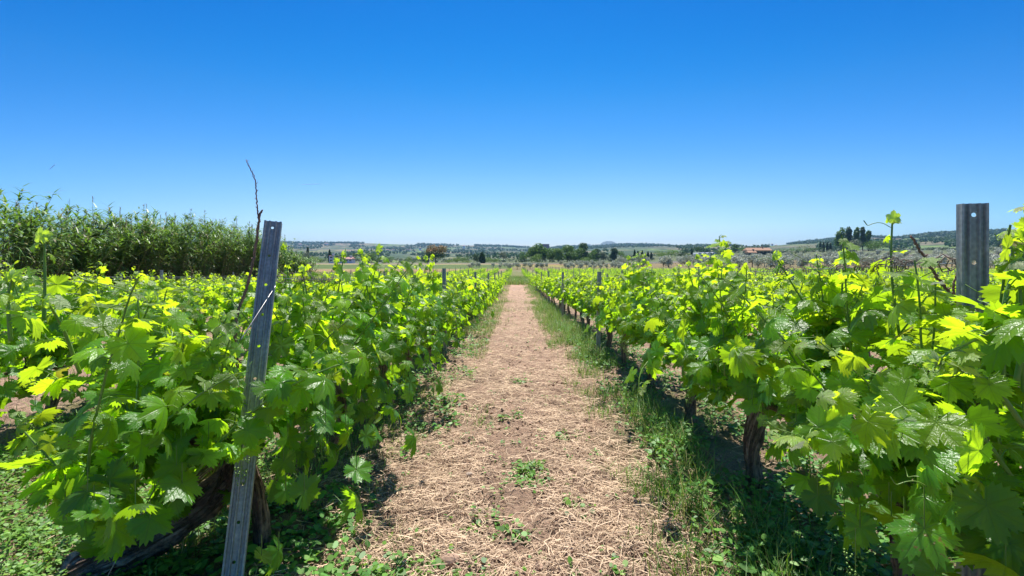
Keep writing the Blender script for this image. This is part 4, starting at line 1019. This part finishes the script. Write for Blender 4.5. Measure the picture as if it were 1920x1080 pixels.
# ------------------------------------------------------------------ trees
QV = np.array([[-.5, -.5, 0], [.5, -.5, .12], [.5, .5, 0], [-.5, .5, .12]]); QT = [(QV, [np.array([[0, 1, 2, 3]])], np.zeros((4, 2)))]
TT = [(np.array([[0, -.6, 0], [.55, .1, .1], [.1, .6, -.05], [-.5, .15, .1]]), [np.array([[0, 1, 2, 3]])], np.zeros((4, 2))), QT[0]]
def crown_mesh(rng, hgt, wd, kind, mat, nf, base=.15, leaf=.35, brown=0.0):
    m = M()
    if kind == 'cypress': lobes = [(0, 0, hgt * .5)]; lr = [(wd * .5, hgt * .5)]
    else:
        nl = {'round': 9, 'bush': 7, 'poplar': 12, 'pine': 8}[kind]; lobes = []; lr = []
        for k in range(nl):
            a = rng.uniform(0, 6.28); q = rng.uniform(.1, .34) * wd
            if kind == 'pine': z = hgt * rng.uniform(.62, .85); r_ = (wd * rng.uniform(.2, .3), hgt * .14)
            elif kind == 'poplar': z = hgt * rng.uniform(.25, .85); r_ = (wd * rng.uniform(.2, .3), hgt * rng.uniform(.15, .22)); q = rng.uniform(.05, .40) * wd * (1.15 - z / hgt)
            elif kind == 'bush': z = hgt * rng.uniform(.25, .7); r_ = (wd * rng.uniform(.22, .32), hgt * rng.uniform(.24, .34))
            else: z = hgt * rng.uniform(.28, .82); r_ = (wd * rng.uniform(.24, .33), hgt * rng.uniform(.16, .24))
            lobes.append((cos(a) * q, sin(a) * q, z)); lr.append(r_)
    k = rng.integers(0, len(lobes), nf); L_ = np.array(lobes)[k]; r_ = np.array(lr)[k]
    d = rng.normal(0, 1, (nf, 3)); d /= np.linalg.norm(d, axis=1, keepdims=True); q = rng.uniform(.55, 1.08, nf)
    p = L_ + d * np.stack([r_[:, 0], r_[:, 0], r_[:, 1]], -1) * q[:, None]
    if kind == 'cypress':
        z = rng.uniform(.03, 1, nf) * hgt; rr = wd * .5 * np.minimum(1, (1 - z / hgt) * 2.2) ** .7 * rng.uniform(.6, 1, nf); a = rng.uniform(0, 6.28, nf); p = np.stack([np.cos(a) * rr, np.sin(a) * rr, z], -1)
    p[:, 2] = np.maximum(p[:, 2], hgt * .02)
    nr = d + rng.normal(0, .5, (nf, 3)); 
    lobe_t = rng.random(len(lobes))[k]
    br = np.zeros(nf)
    if brown: br = np.clip(brown * (smooth(p[:, 2] / hgt, .45, .75)) * rng.uniform(.4, 1.2, nf), 0, 1)
    col = np.stack([br, np.clip(lobe_t * .6 + rng.uniform(0, .4, nf), 0, 1), np.zeros(nf), np.ones(nf)], -1)
    scatter(m, TT, p, frames(nr, rng.normal(0, 1, (nf, 3))), rng.uniform(.6, 1.3, nf) * leaf, col, rng)
    return m.mesh('crown', mat, smooth_=False, col=True)
def trunk_mesh(rng, hgt, r0, limbs=4, wd=3.0, low=.0):
    m = M(); top_ = hgt * .6
    tube(m, curve_pts([(0, 0, -.3), (rng.normal(0, .08), rng.normal(0, .08), top_ * .5), (rng.normal(0, .15), rng.normal(0, .15), top_)], 6), np.linspace(r0, r0 * .45, 6), 7)
    for k in range(limbs):
        a = rng.uniform(0, 6.28); z0 = top_ * rng.uniform(.35, .8); e = (cos(a) * wd * .3, sin(a) * wd * .3, z0 + hgt * .28)
        tube(m, np.array([(0, 0, z0), (e[0] * .5, e[1] * .5, z0 + hgt * .12), e]), [r0 * .4, r0 * .28, r0 * .1], 5)
    return m.mesh('trunk', TREE_BARK, uv=True)
def add_tree(px, yb, yt, wpx, Y, kind, mat, label, cat='tree', nf=1300, brown=0.0, seed=0, name=None, group='trees beyond the fields'):
    rng = np.random.default_rng(seed + int(px)); X = (px - CX) * Y / F
    gzv = float(gz(X, Y)) if Y < 450 else float(hillz(np.array(X / Y), np.array(float(Y))))
    hgt = max(1.0, H + (HY - yt) * Y / F - gzv); wd = wpx * Y / F * (1.4 if kind != 'cypress' else 1)
    hgt *= 1.08
    if px > 1570: wd *= .72
    t = empty(name or {'cypress': 'cypress_tree', 'bush': 'bush', 'poplar': 'poplar_tree', 'pine': 'pine_tree', 'round': 'broadleaf_tree'}[kind], (X, Y, gzv)); tag(t, label, cat, group)
    link_part('crown', crown_mesh(rng, hgt, wd * 1.05, kind, CROWN[mat], nf, leaf=max(.10, .052 * hgt) if kind != 'cypress' else max(.2, wd * .3), brown=brown), t)
    link_part('trunk', trunk_mesh(rng, hgt, max(.06, hgt * .022), 5 if kind in ('round', 'poplar', 'pine') else 3, wd), t)
    return t
T_ = [
 (982, 490, 472, 15, 232, 'bush', 'green', 'green bush at the left foot of the central tree group'),
 (997, 490, 465, 18, 240, 'round', 'green', 'leftmost broad green tree of the central group'),
 (1012, 491, 460, 28, 238, 'poplar', 'green', 'tall broad green tree in the left half of the central group'),
 (1003, 491, 476, 22, 226, 'bush', 'light', 'lighter green shrub in front of the central tree group'),
 (1030, 490, 463, 22, 245, 'round', 'green', 'green tree just left of the gap in the central group'),
 (1046, 490, 467, 20, 235, 'poplar', 'light', 'pale green tree with whitish trunk in the central group'),
 (1064, 490, 462, 28, 240, 'poplar', 'green', 'large mid green tree in the middle of the central group'),
 (1080, 490, 466, 20, 236, 'round', 'green', 'rounded green tree right of the middle of the central group'),
 (1092, 490, 457, 24, 244, 'poplar', 'dark', 'tallest dark tree at the right of the central group'),
 (1108, 489, 470, 16, 250, 'round', 'green', 'green tree at the right end of the central group'),
 (1102, 490, 481, 24, 225, 'bush', 'light', 'bright green low bush below the tallest dark tree'),
 (1118, 490, 485, 22, 222, 'bush', 'dark', 'dark low bush right of the bright green bush'),
 (1122, 488, 468, 15, 262, 'round', 'dark', 'dark tree standing alone right of the central group'),
 (1131, 488, 472, 10, 262, 'round', 'grey', 'greyish thin tree touching the lone dark tree'),
 (1151, 487, 467, 14, 268, 'poplar', 'dark', 'dark pointed tree left of the cypress line'),
 (1166, 487, 472, 17, 268, 'round', 'green', 'green tree between the dark pointed tree and the cypresses'),
 (1142, 487, 477, 20, 290, 'bush', 'grey', 'grey green bush between two dark trees'),
 (1177, 487, 480, 18, 262, 'bush', 'green', 'low green bush left of the cypress line'),
 (817, 493, 462, 30, 205, 'round', 'dark', 'large dark tree with rusty orange top left of centre'),
 (797, 493, 480, 13, 200, 'bush', 'dark', 'small dark shrub beside the orange topped tree'),
 (840, 493, 487, 14, 200, 'bush', 'light', 'light green shrub right of the orange topped tree'),
 (855, 491, 482, 16, 212, 'round', 'light', 'small light green tree right of the orange topped tree'),
 (868, 491, 480, 17, 215, 'round', 'green', 'rounded dark green tree in the field hedge left of centre'),
 (877, 492, 487, 20, 208, 'bush', 'light', 'bright low shrub below the rounded dark green tree'),
 (893, 493, 477, 15, 205, 'poplar', 'dark', 'left tree of a dark close pair left of centre'),
 (904, 493, 475, 10, 205, 'cypress', 'dark', 'right narrow tree of a dark close pair left of centre'),
 (919, 492, 482, 24, 208, 'bush', 'light', 'wide light green bush right of the dark pair'),
 (931, 491, 484, 14, 208, 'bush', 'light', 'small light bush right of the wide light bush'),
 (944, 488, 473, 14, 262, 'round', 'grey', 'grey green tree left of the central group'),
 (960, 489, 483, 30, 240, 'bush', 'grey', 'low silvery scrub left of the central group'),
 (692, 491, 472, 21, 215, 'round', 'green', 'rounded green tree standing alone above the left field'),
 (660, 489, 473, 14, 225, 'round', 'dark', 'dark tree behind the white house on the left'),
 (618, 487, 470, 5, 225, 'cypress', 'dark', 'dark cypress beside the white house'),
 (577, 484, 465, 5, 235, 'cypress', 'dark', 'dark cypress above the grey bush on the left'),
 (577, 488, 472, 17, 225, 'bush', 'grey', 'grey brown bush beneath the left cypress'),
 (592, 489, 481, 22, 220, 'bush', 'light', 'bright green bush right of the grey brown bush'),
 (604, 489, 483, 14, 220, 'bush', 'green', 'green bush between the bright bush and the white house'),
 (560, 489, 480, 20, 220, 'bush', 'green', 'green bush at the end of the reed thicket'),
 (775, 495, 486, 34, 205, 'bush', 'green', 'wide olive green hedge bush left of the orange topped tree'),
 (750, 495, 487, 30, 205, 'bush', 'grey', 'wide grey green hedge bush above the left field'),
 (768, 491, 480, 14, 250, 'bush', 'light', 'light green bush behind the wide hedge bushes'),
 (727, 489, 480, 18, 250, 'bush', 'green', 'green bush between the lone tree and the hedge'),
 (1190, 487, 470, 4.5, 255, 'cypress', 'dark', 'leftmost dark cypress of the line right of centre'),
 (1196, 487, 472, 4.5, 255, 'cypress', 'dark', 'second dark cypress of the line right of centre'),
 (1204, 487, 471, 4.5, 255, 'cypress', 'dark', 'third dark cypress of the line right of centre'),
 (1215, 487, 473, 4.5, 258, 'cypress', 'dark', 'fourth dark cypress of the line right of centre'),
 (1221, 487, 474, 4, 258, 'cypress', 'dark', 'fifth dark cypress of the line right of centre'),
 (1240, 485, 470, 24, 270, 'bush', 'light', 'left large pale green willow bush right of the cypresses'),
 (1257, 484, 466, 26, 275, 'bush', 'light', 'right large pale green willow bush right of the cypresses'),
 (1279, 483, 469, 18, 262, 'poplar', 'dark', 'dark pointed tree right of the pale willow bushes'),
 (1291, 482, 474, 16, 265, 'bush', 'light', 'pale bush between dark pointed tree and thin cypress'),
 (1297, 481, 466, 3.6, 262, 'cypress', 'dark', 'thin lone cypress near the greenhouses'),
 (1311, 475, 463, 18, 300, 'pine', 'dark', 'dark domed umbrella pine above the greenhouses'),
 (1345, 477, 468, 20, 290, 'bush', 'green', 'green bush right of the greenhouses'),
 (1355, 477, 467, 12, 300, 'round', 'dark', 'dark small tree right of the greenhouses'),
 (1380, 470, 458, 18, 330, 'poplar', 'dark', 'dark tree clump left of the orange roofed house'),
 (1393, 474, 464, 14, 320, 'round', 'green', 'round green tree touching the orange roofed house'),
 (1370, 476, 470, 26, 290, 'bush', 'light', 'light green scrub left of the orange roofed house'),
 (1475, 474, 465, 26, 290, 'bush', 'green', 'green bush right of the orange roofed house'),
 (1495, 473, 463, 26, 300, 'bush', 'green', 'taller green bush further right of the orange roofed house'),
 (1512, 472, 460, 22, 330, 'round', 'green', 'rounded green tree left of the cypress hedge'),
 (1527, 472, 463, 20, 300, 'bush', 'dark', 'dark green bush below the cypress hedge'),
 (1538, 468, 455, 4, 330, 'cypress', 'dark', 'left cypress of the hedge left of the tall poplars'),
 (1544, 468, 456, 4, 330, 'cypress', 'dark', 'second cypress of the hedge left of the tall poplars'),
 (1551, 468, 456, 4, 330, 'cypress', 'dark', 'third cypress of the hedge left of the tall poplars'),
 (1557, 468, 457, 4, 330, 'cypress', 'dark', 'right cypress of the hedge left of the tall poplars'),
 (1577, 468, 430, 22, 300, 'poplar', 'green', 'leftmost tall poplar on the right horizon'),
 (1590, 468, 429, 18, 305, 'poplar', 'dark', 'second tall poplar on the right horizon'),
 (1606, 468, 427, 16, 300, 'poplar', 'green', 'third tall poplar on the right horizon'),
 (1617, 468, 429, 12, 305, 'poplar', 'dark', 'fourth tall poplar on the right horizon'),
 (1628, 468, 433, 14, 310, 'poplar', 'green', 'rightmost poplar behind the wide green bushes'),
 (1602, 471, 449, 34, 280, 'bush', 'grey', 'broad brownish green bush beneath the tall poplars'),
 (1642, 471, 450, 44, 280, 'bush', 'green', 'broad green bush right of the tall poplars'),
 (1890, 468, 449, 34, 300, 'bush', 'dark', 'dark bushes behind the right steel post'),
 (1875, 460, 443, 10, 420, 'poplar', 'dark', 'small dark pointed tree behind the right steel post'),
]
for k, (px, yb, yt, wpx, Y, kind, mat, lab) in enumerate(T_):
    add_tree(px, yb, yt, wpx, Y, kind, mat, lab, 'bush' if kind == 'bush' else 'tree', nf=(1300 if px > 1570 else 2300) if (yb - yt) > 18 else 1000, brown=1.0 if px == 817 else 0.0, seed=k)
# hedge left
for k in range(4):
    add_tree(684 + k * 12, 496, 491, 13, 188, 'bush', 'dark', f'{ordw(k+1)} dark clipped hedge bush from the left below the lone tree', 'bush', nf=500, seed=300 + k, group='clipped hedge bushes')
# brown dry scrub clumps in front of the far field
k = 0
# ------------------------------------------------------------------ olive grove
rng = np.random.default_rng(23); OL = []
for k in range(5):
    OL.append((crown_mesh(rng, 3.0, 2.9, 'round', CROWN['olive'], 480, leaf=.24), trunk_mesh(rng, 3.0, .12, 5, 3.0)))
ol = []
for r_ in range(11):
    Y0 = 94 + r_ * 11
    for c_ in range(60):
        X = -2 + c_ * 6.6 + rng.uniform(-.6, .6) + (r_ % 2) * 3; Y = Y0 + rng.uniform(-.8, .8)
        if r_ < 2 and X < 34 + r_ * 3: continue
        if X / Y > 1.12: continue
        if Y > 150 and X < 55: continue
        if 2 <= r_ and X < 12: continue
        ol.append((r_, X, Y))
ol = sorted(ol, key=lambda q: q[2])[:292]; cnt = {}
for r_, X, Y in sorted(ol, key=lambda q: (q[0], q[1])):
    cnt[r_] = cnt.get(r_, 0) + 1; c_, t_ = OL[rng.integers(0, 5)]
    s = rng.uniform(.75, 1.1) * (.62 if X < 30 else 1); o = empty('olive_tree', (X, Y, float(gz(X, Y))), rng.uniform(0, 6.28), s)
    tag(o, f'silvery olive tree, {ordw(cnt[r_])} from the left in the {ordw(r_+1)} row of the grove', 'olive tree', 'olive trees in the grove on the right')
    link_part('crown', c_, o); link_part('trunk', t_, o)
# young silver olives in the middle distance and left
k = 0
for px, y0, y1, n in ((985, 508, 500, 3), (1005, 506, 499, 4), (1060, 506, 500, 8), (1110, 503, 497, 10), (880, 505, 500, 4), (925, 506, 500, 4), (950, 504, 499, 4)):
    for q in range(n):
        k += 1; D = 95 + rng.uniform(0, 40); X = (px + q * 6.5 + rng.normal(0, 2) - CX) * D / F; c_, t_ = OL[rng.integers(0, 5)]
        o = empty('young_olive_tree', (X, D, float(gz(X, D))), rng.uniform(0, 6.28), rng.uniform(.36, .52)); tag(o, f'small silvery young olive tree, {ordw(k)} of the loose line across the middle distance', 'olive tree', 'young olive trees in the middle distance')
        link_part('crown', c_, o); link_part('trunk', t_, o)

# ------------------------------------------------------------------ buildings
def house(px, yb, wpx, hw, Y, wall, roofm, label, name='house', rz=0.0, ridge='x', wins=3, storeys=1, rh=.32, depth=.8, cat='house', zoff=0):
    X = (px - CX) * Y / F; wd = wpx * Y / F; hh = hw * Y / F; dp = wd * depth
    z = H + (HY - yb) * Y / F
    gzv = float(gz(X, Y)) if Y < 450 else float(hillz(np.array(X / Y), np.array(float(Y))))
    e = empty(name, (X, Y, min(z, gzv)), rz); z0 = z - min(z, gzv); tag(e, label, cat)
    m = M(); box(m, (-wd / 2, -dp / 2, -1), (wd / 2, dp / 2, z0 + hh)); m.build('wall', wall, e, smooth_=False)
    if rh > 0:
        m = M(); ov = .05 * wd; a = wd / 2 + ov; b = dp / 2 + ov; zt = z0 + hh + .02; r_ = rh * dp
        V = [(-a, -b, zt - .1), (a, -b, zt - .1), (a, b, zt - .1), (-a, b, zt - .1), (-a, -b, zt + .15), (a, -b, zt + .15), (a, b, zt + .15), (-a, b, zt + .15), (-a * .9, 0, zt + r_), (a * .9, 0, zt + r_)]
        m.add(V, [np.array([(0, 3, 2, 1), (0, 1, 5, 4), (1, 2, 6, 5), (2, 3, 7, 6), (3, 0, 4, 7), (4, 5, 9, 8), (6, 7, 8, 9)]), np.array([(5, 6, 9), (7, 4, 8)])])
        ro = m.build('roof', roofm, e, smooth_=False)
        m = M(); box(m, (wd * .18, -.4, zt + r_ * .5), (wd * .18 + .8, .4, zt + r_ + .9)); m.build('chimney', wall, ro, smooth_=False)
    else:
        m = M(); box(m, (-wd / 2 - .3, -dp / 2 - .3, z0 + hh), (wd / 2 + .3, dp / 2 + .3, z0 + hh + .5)); m.build('roof', roofm, e, smooth_=False)
    for s_ in range(storeys):
        for k in range(wins):
            xx = -wd / 2 + wd * (k + .5) / wins; zz = z0 + hh * (s_ + .3) / storeys; q = min(1.0, wd / wins * .28); hq = hh / storeys * .42
            m = M(); box(m, (xx - q, -dp / 2 - .06, zz), (xx + q, -dp / 2 + .05, zz + hq)); m.build('window', GLASSM, e, smooth_=False)
    return e
house(622, 491, 8, 11, 210, WALL_W, ROOF_P, 'white house tower left of the low red roof', depth=.8, wins=1, storeys=2, rh=.15)
house(636, 491, 12, 7, 208, WALL_W, ROOF_P, 'bluish white annex between the two house parts on the left', wins=2, rh=.0)
house(653, 491, 20, 5, 206, WALL_W, ROOF_P, 'low white house with faded red roof on the left', wins=3, rh=.25)
house(708, 497, 9, 2.6, 180, WALL_W, WALL_W, 'small white shed below the lone rounded tree', name='shed', wins=1, rh=0, cat='shed')
house(1420, 476, 44, 6, 270, WALL_C, ROOF_T, 'long farmhouse with orange clay roof right of centre', name='farmhouse', wins=6, rh=.38, depth=.32, cat='farmhouse')
house(1408, 479, 16, 5, 255, WALL_C, ROOF_T, 'ochre gabled wing at the left end of the farmhouse', name='farmhouse_wing', wins=2, rh=.30, cat='house')
X = 0
e = house(1440, 480, 34, 5, 250, NET, NET, 'dark green netted shed in front of the farmhouse', name='netted_shed', wins=3, rh=0, depth=.3, cat='shed')
house(1023, 464, 13, 6, 1400, WALL_R, WALL_R, 'big flat dark red building on the horizon hill', name='red_building', wins=6, storeys=3, rh=0, cat='building')
for k in range(4):
    gh = empty('greenhouse', ((1307 + k * 9 - CX) * 285 / F, 285, float(gz((1307 + k * 9 - CX) * 285 / F, 285)) + .2)); tag(gh, f'{ordw(k+1)} pale plastic greenhouse from the left, right of centre', 'greenhouse', 'pale greenhouses')
    m = M(); a = np.linspace(0, pi, 9); w_ = 1.35; L_ = 9
    pr = np.stack([np.cos(a) * w_, np.zeros(9), .8 + np.sin(a) * 1.1], -1); pr = np.vstack([[w_, 0, 0], pr, [-w_, 0, 0]]); n = len(pr)
    V = np.vstack([pr + [0, -L_ / 2, 0], pr + [0, L_ / 2, 0]]); j = np.arange(n - 1)
    m.add(V, [np.stack([j, j + 1, n + j + 1, n + j], -1), np.arange(n)[None, ::-1], (n + np.arange(n))[None]]); m.build('plastic_cover', GREENHOUSE, gh, smooth_=False)
    m = M(); box(m, (-.4, -L_ / 2 - .06, 0), (.4, -L_ / 2 + .02, 1.4)); m.build('door', WALL_W, gh, smooth_=False)
white = [(763, 469, 3.2, 1.6, 1500), (768, 469.5, 3, 1.5, 1480), (778, 470.5, 3, 1.2, 1450), (788, 467, 4, 2, 1550), (791, 471, 3.5, 1.5, 1440), (727, 470, 4, 1.5, 1450), (738, 469, 4, 1.3, 1500), (886.5, 478, 2.0, 3.4, 900), (563, 459, 5, 1.2, 2100), (612, 457.5, 6, 1.0, 2200), (1364, 462, 7, 1.6, 1700), (1330, 462, 4, 1.4, 1700), (1185, 459, 2.4, 1.4, 2100), (1448, 459, 3, 1.6, 1900), (870, 462, 4, 1.2, 2000), (1095, 465, 5, 1.2, 1800), (1216, 468, 5, 1.2, 1300), (1455, 461, 4, 1.3, 1500)]
for k, (px, yb, w_, h_, Y) in enumerate(white):
    house(px, yb, w_, h_, Y, WALL_W, ROOF_P if k % 3 else ROOF_T, f'tiny white house on the hillside, {ordw(k+1)} in order of listing' if False else f'tiny pale house on the distant hillside, {ordw(sorted([q[0] for q in white]).index(px)+1)} from the left', wins=2, rh=.2)

# ------------------------------------------------------------------ hillside woods
rng = np.random.default_rng(91); n = 22000
u = rng.uniform(-1.3, 1.35, n); t = rng.uniform(0.0, 1.0, n) ** .8; rid = rng.random(n) < .30; t = np.where(rid, rng.uniform(.955, 1.0, n), t)
Yr = ridge_d(u); Yt = 455 + t * (Yr - 455); Xt = u * Yt
dn = fbm(u * 16, t * 5, 93, 3); keep = (dn + .25 * rid * (fbm(u * 30, u * 0, 95, 2)) > .445); u, t, Yt, Xt, rid = u[keep], t[keep], Yt[keep], Xt[keep], rid[keep]
Zt = hillz(u, Yt); n = len(u); sz = rng.uniform(2.2, 5.6, n) * (.55 + .45 * Yt / 2500) * np.where(rid, 1.15, 1)
m = M(); NQ = 12
d = rng.normal(0, 1, (n, NQ, 3)); d /= np.linalg.norm(d, axis=2, keepdims=True)
sh = np.stack([sz * .95, sz * .95, sz * rng.uniform(.7, 1.3, n)], -1)
p = np.stack([Xt, Yt, Zt + sz * .7], -1)[:, None] + d * sh[:, None] * rng.uniform(.5, 1, (n, NQ, 1))
cv = np.repeat(rng.uniform(0, 1, n), NQ) * .7 + rng.uniform(0, .3, n * NQ)
scatter(m, TT, p.reshape(-1, 3), frames(d.reshape(-1, 3) + rng.normal(0, .3, (n * NQ, 3)), rng.normal(0, 1, (n * NQ, 3))), np.repeat(sz, NQ) * .75, np.stack([np.zeros(n * NQ), cv, np.zeros(n * NQ), np.ones(n * NQ)], -1), rng)
tag(m.build('hillside_woodland', CROWN['dark'], smooth_=False, col=True), 'scattered dark woodland and scrub covering the far hills', 'woodland', kind='stuff')
# scrub between the far fields and the foot of the hills
n = 2600; Yt = rng.uniform(225, 455, n); u = rng.uniform(-1.2, 1.3, n); Xt = u * Yt
keep = fbm(Xt * .02, Yt * .03, 97, 3) > .44; Yt, Xt = Yt[keep], Xt[keep]; n = len(Yt); sz = rng.uniform(.5, 1.4, n)
m = M(); NQ = 16; d = rng.normal(0, 1, (n, NQ, 3)); d /= np.linalg.norm(d, axis=2, keepdims=True)
p = np.stack([Xt, Yt, gz(Xt, Yt) + sz * .7], -1)[:, None] + d * sz[:, None, None] * [1.1, 1.1, .9] * rng.uniform(.5, 1, (n, NQ, 1))
cv = np.repeat(rng.uniform(0, 1, n), NQ) * .7 + rng.uniform(0, .3, n * NQ)
scatter(m, TT, p.reshape(-1, 3), frames(d.reshape(-1, 3), rng.normal(0, 1, (n * NQ, 3))), np.repeat(sz, NQ) * .6, np.stack([np.zeros(n * NQ), cv, np.zeros(n * NQ), np.ones(n * NQ)], -1), rng)
tag(m.build('valley_scrub', CROWN['grey'], smooth_=False, col=True), 'grey green scrub across the valley floor below the hills', 'scrub', kind='stuff')

# ------------------------------------------------------------------ contrails
def contrail(pa, pb, D, r, label):
    a, b = P(*pa, D), P(*pb, D); m = M(); t_ = np.linspace(0, 1, 12)[:, None]; pts = a + (b - a) * t_
    tube(m, pts, np.sin(np.linspace(.12, pi - .12, 12)) * r, 8); tag(m.build('contrail', CLOUD), label, 'contrail')
contrail((92, 318), (105, 307), 14000, 9, 'short white contrail high in the left sky')
contrail((562, 346), (606, 344.5), 16000, 6, 'faint thin contrail above the bare cane and left post')

# ------------------------------------------------------------------ air
m = M(); box(m, (-5200, -60, -40), (5200, 5400, 190))
hz = m.build('haze', None, smooth_=False)
mt = bpy.data.materials.new('haze_air'); mt.use_nodes = True; n_ = mt.node_tree; n_.nodes.clear()
v = n_.nodes.new('ShaderNodeVolumePrincipled'); v.inputs['Color'].default_value = (.36, .62, 1.0, 1); v.inputs['Density'].default_value = .00011; v.inputs['Anisotropy'].default_value = .2
oo = n_.nodes.new('ShaderNodeOutputMaterial'); n_.links.new(v.outputs[0], oo.inputs['Volume'])
hz.data.materials.clear(); hz.data.materials.append(mt); tag(hz, 'thin blue summer haze over the far hills', 'haze', kind='stuff')
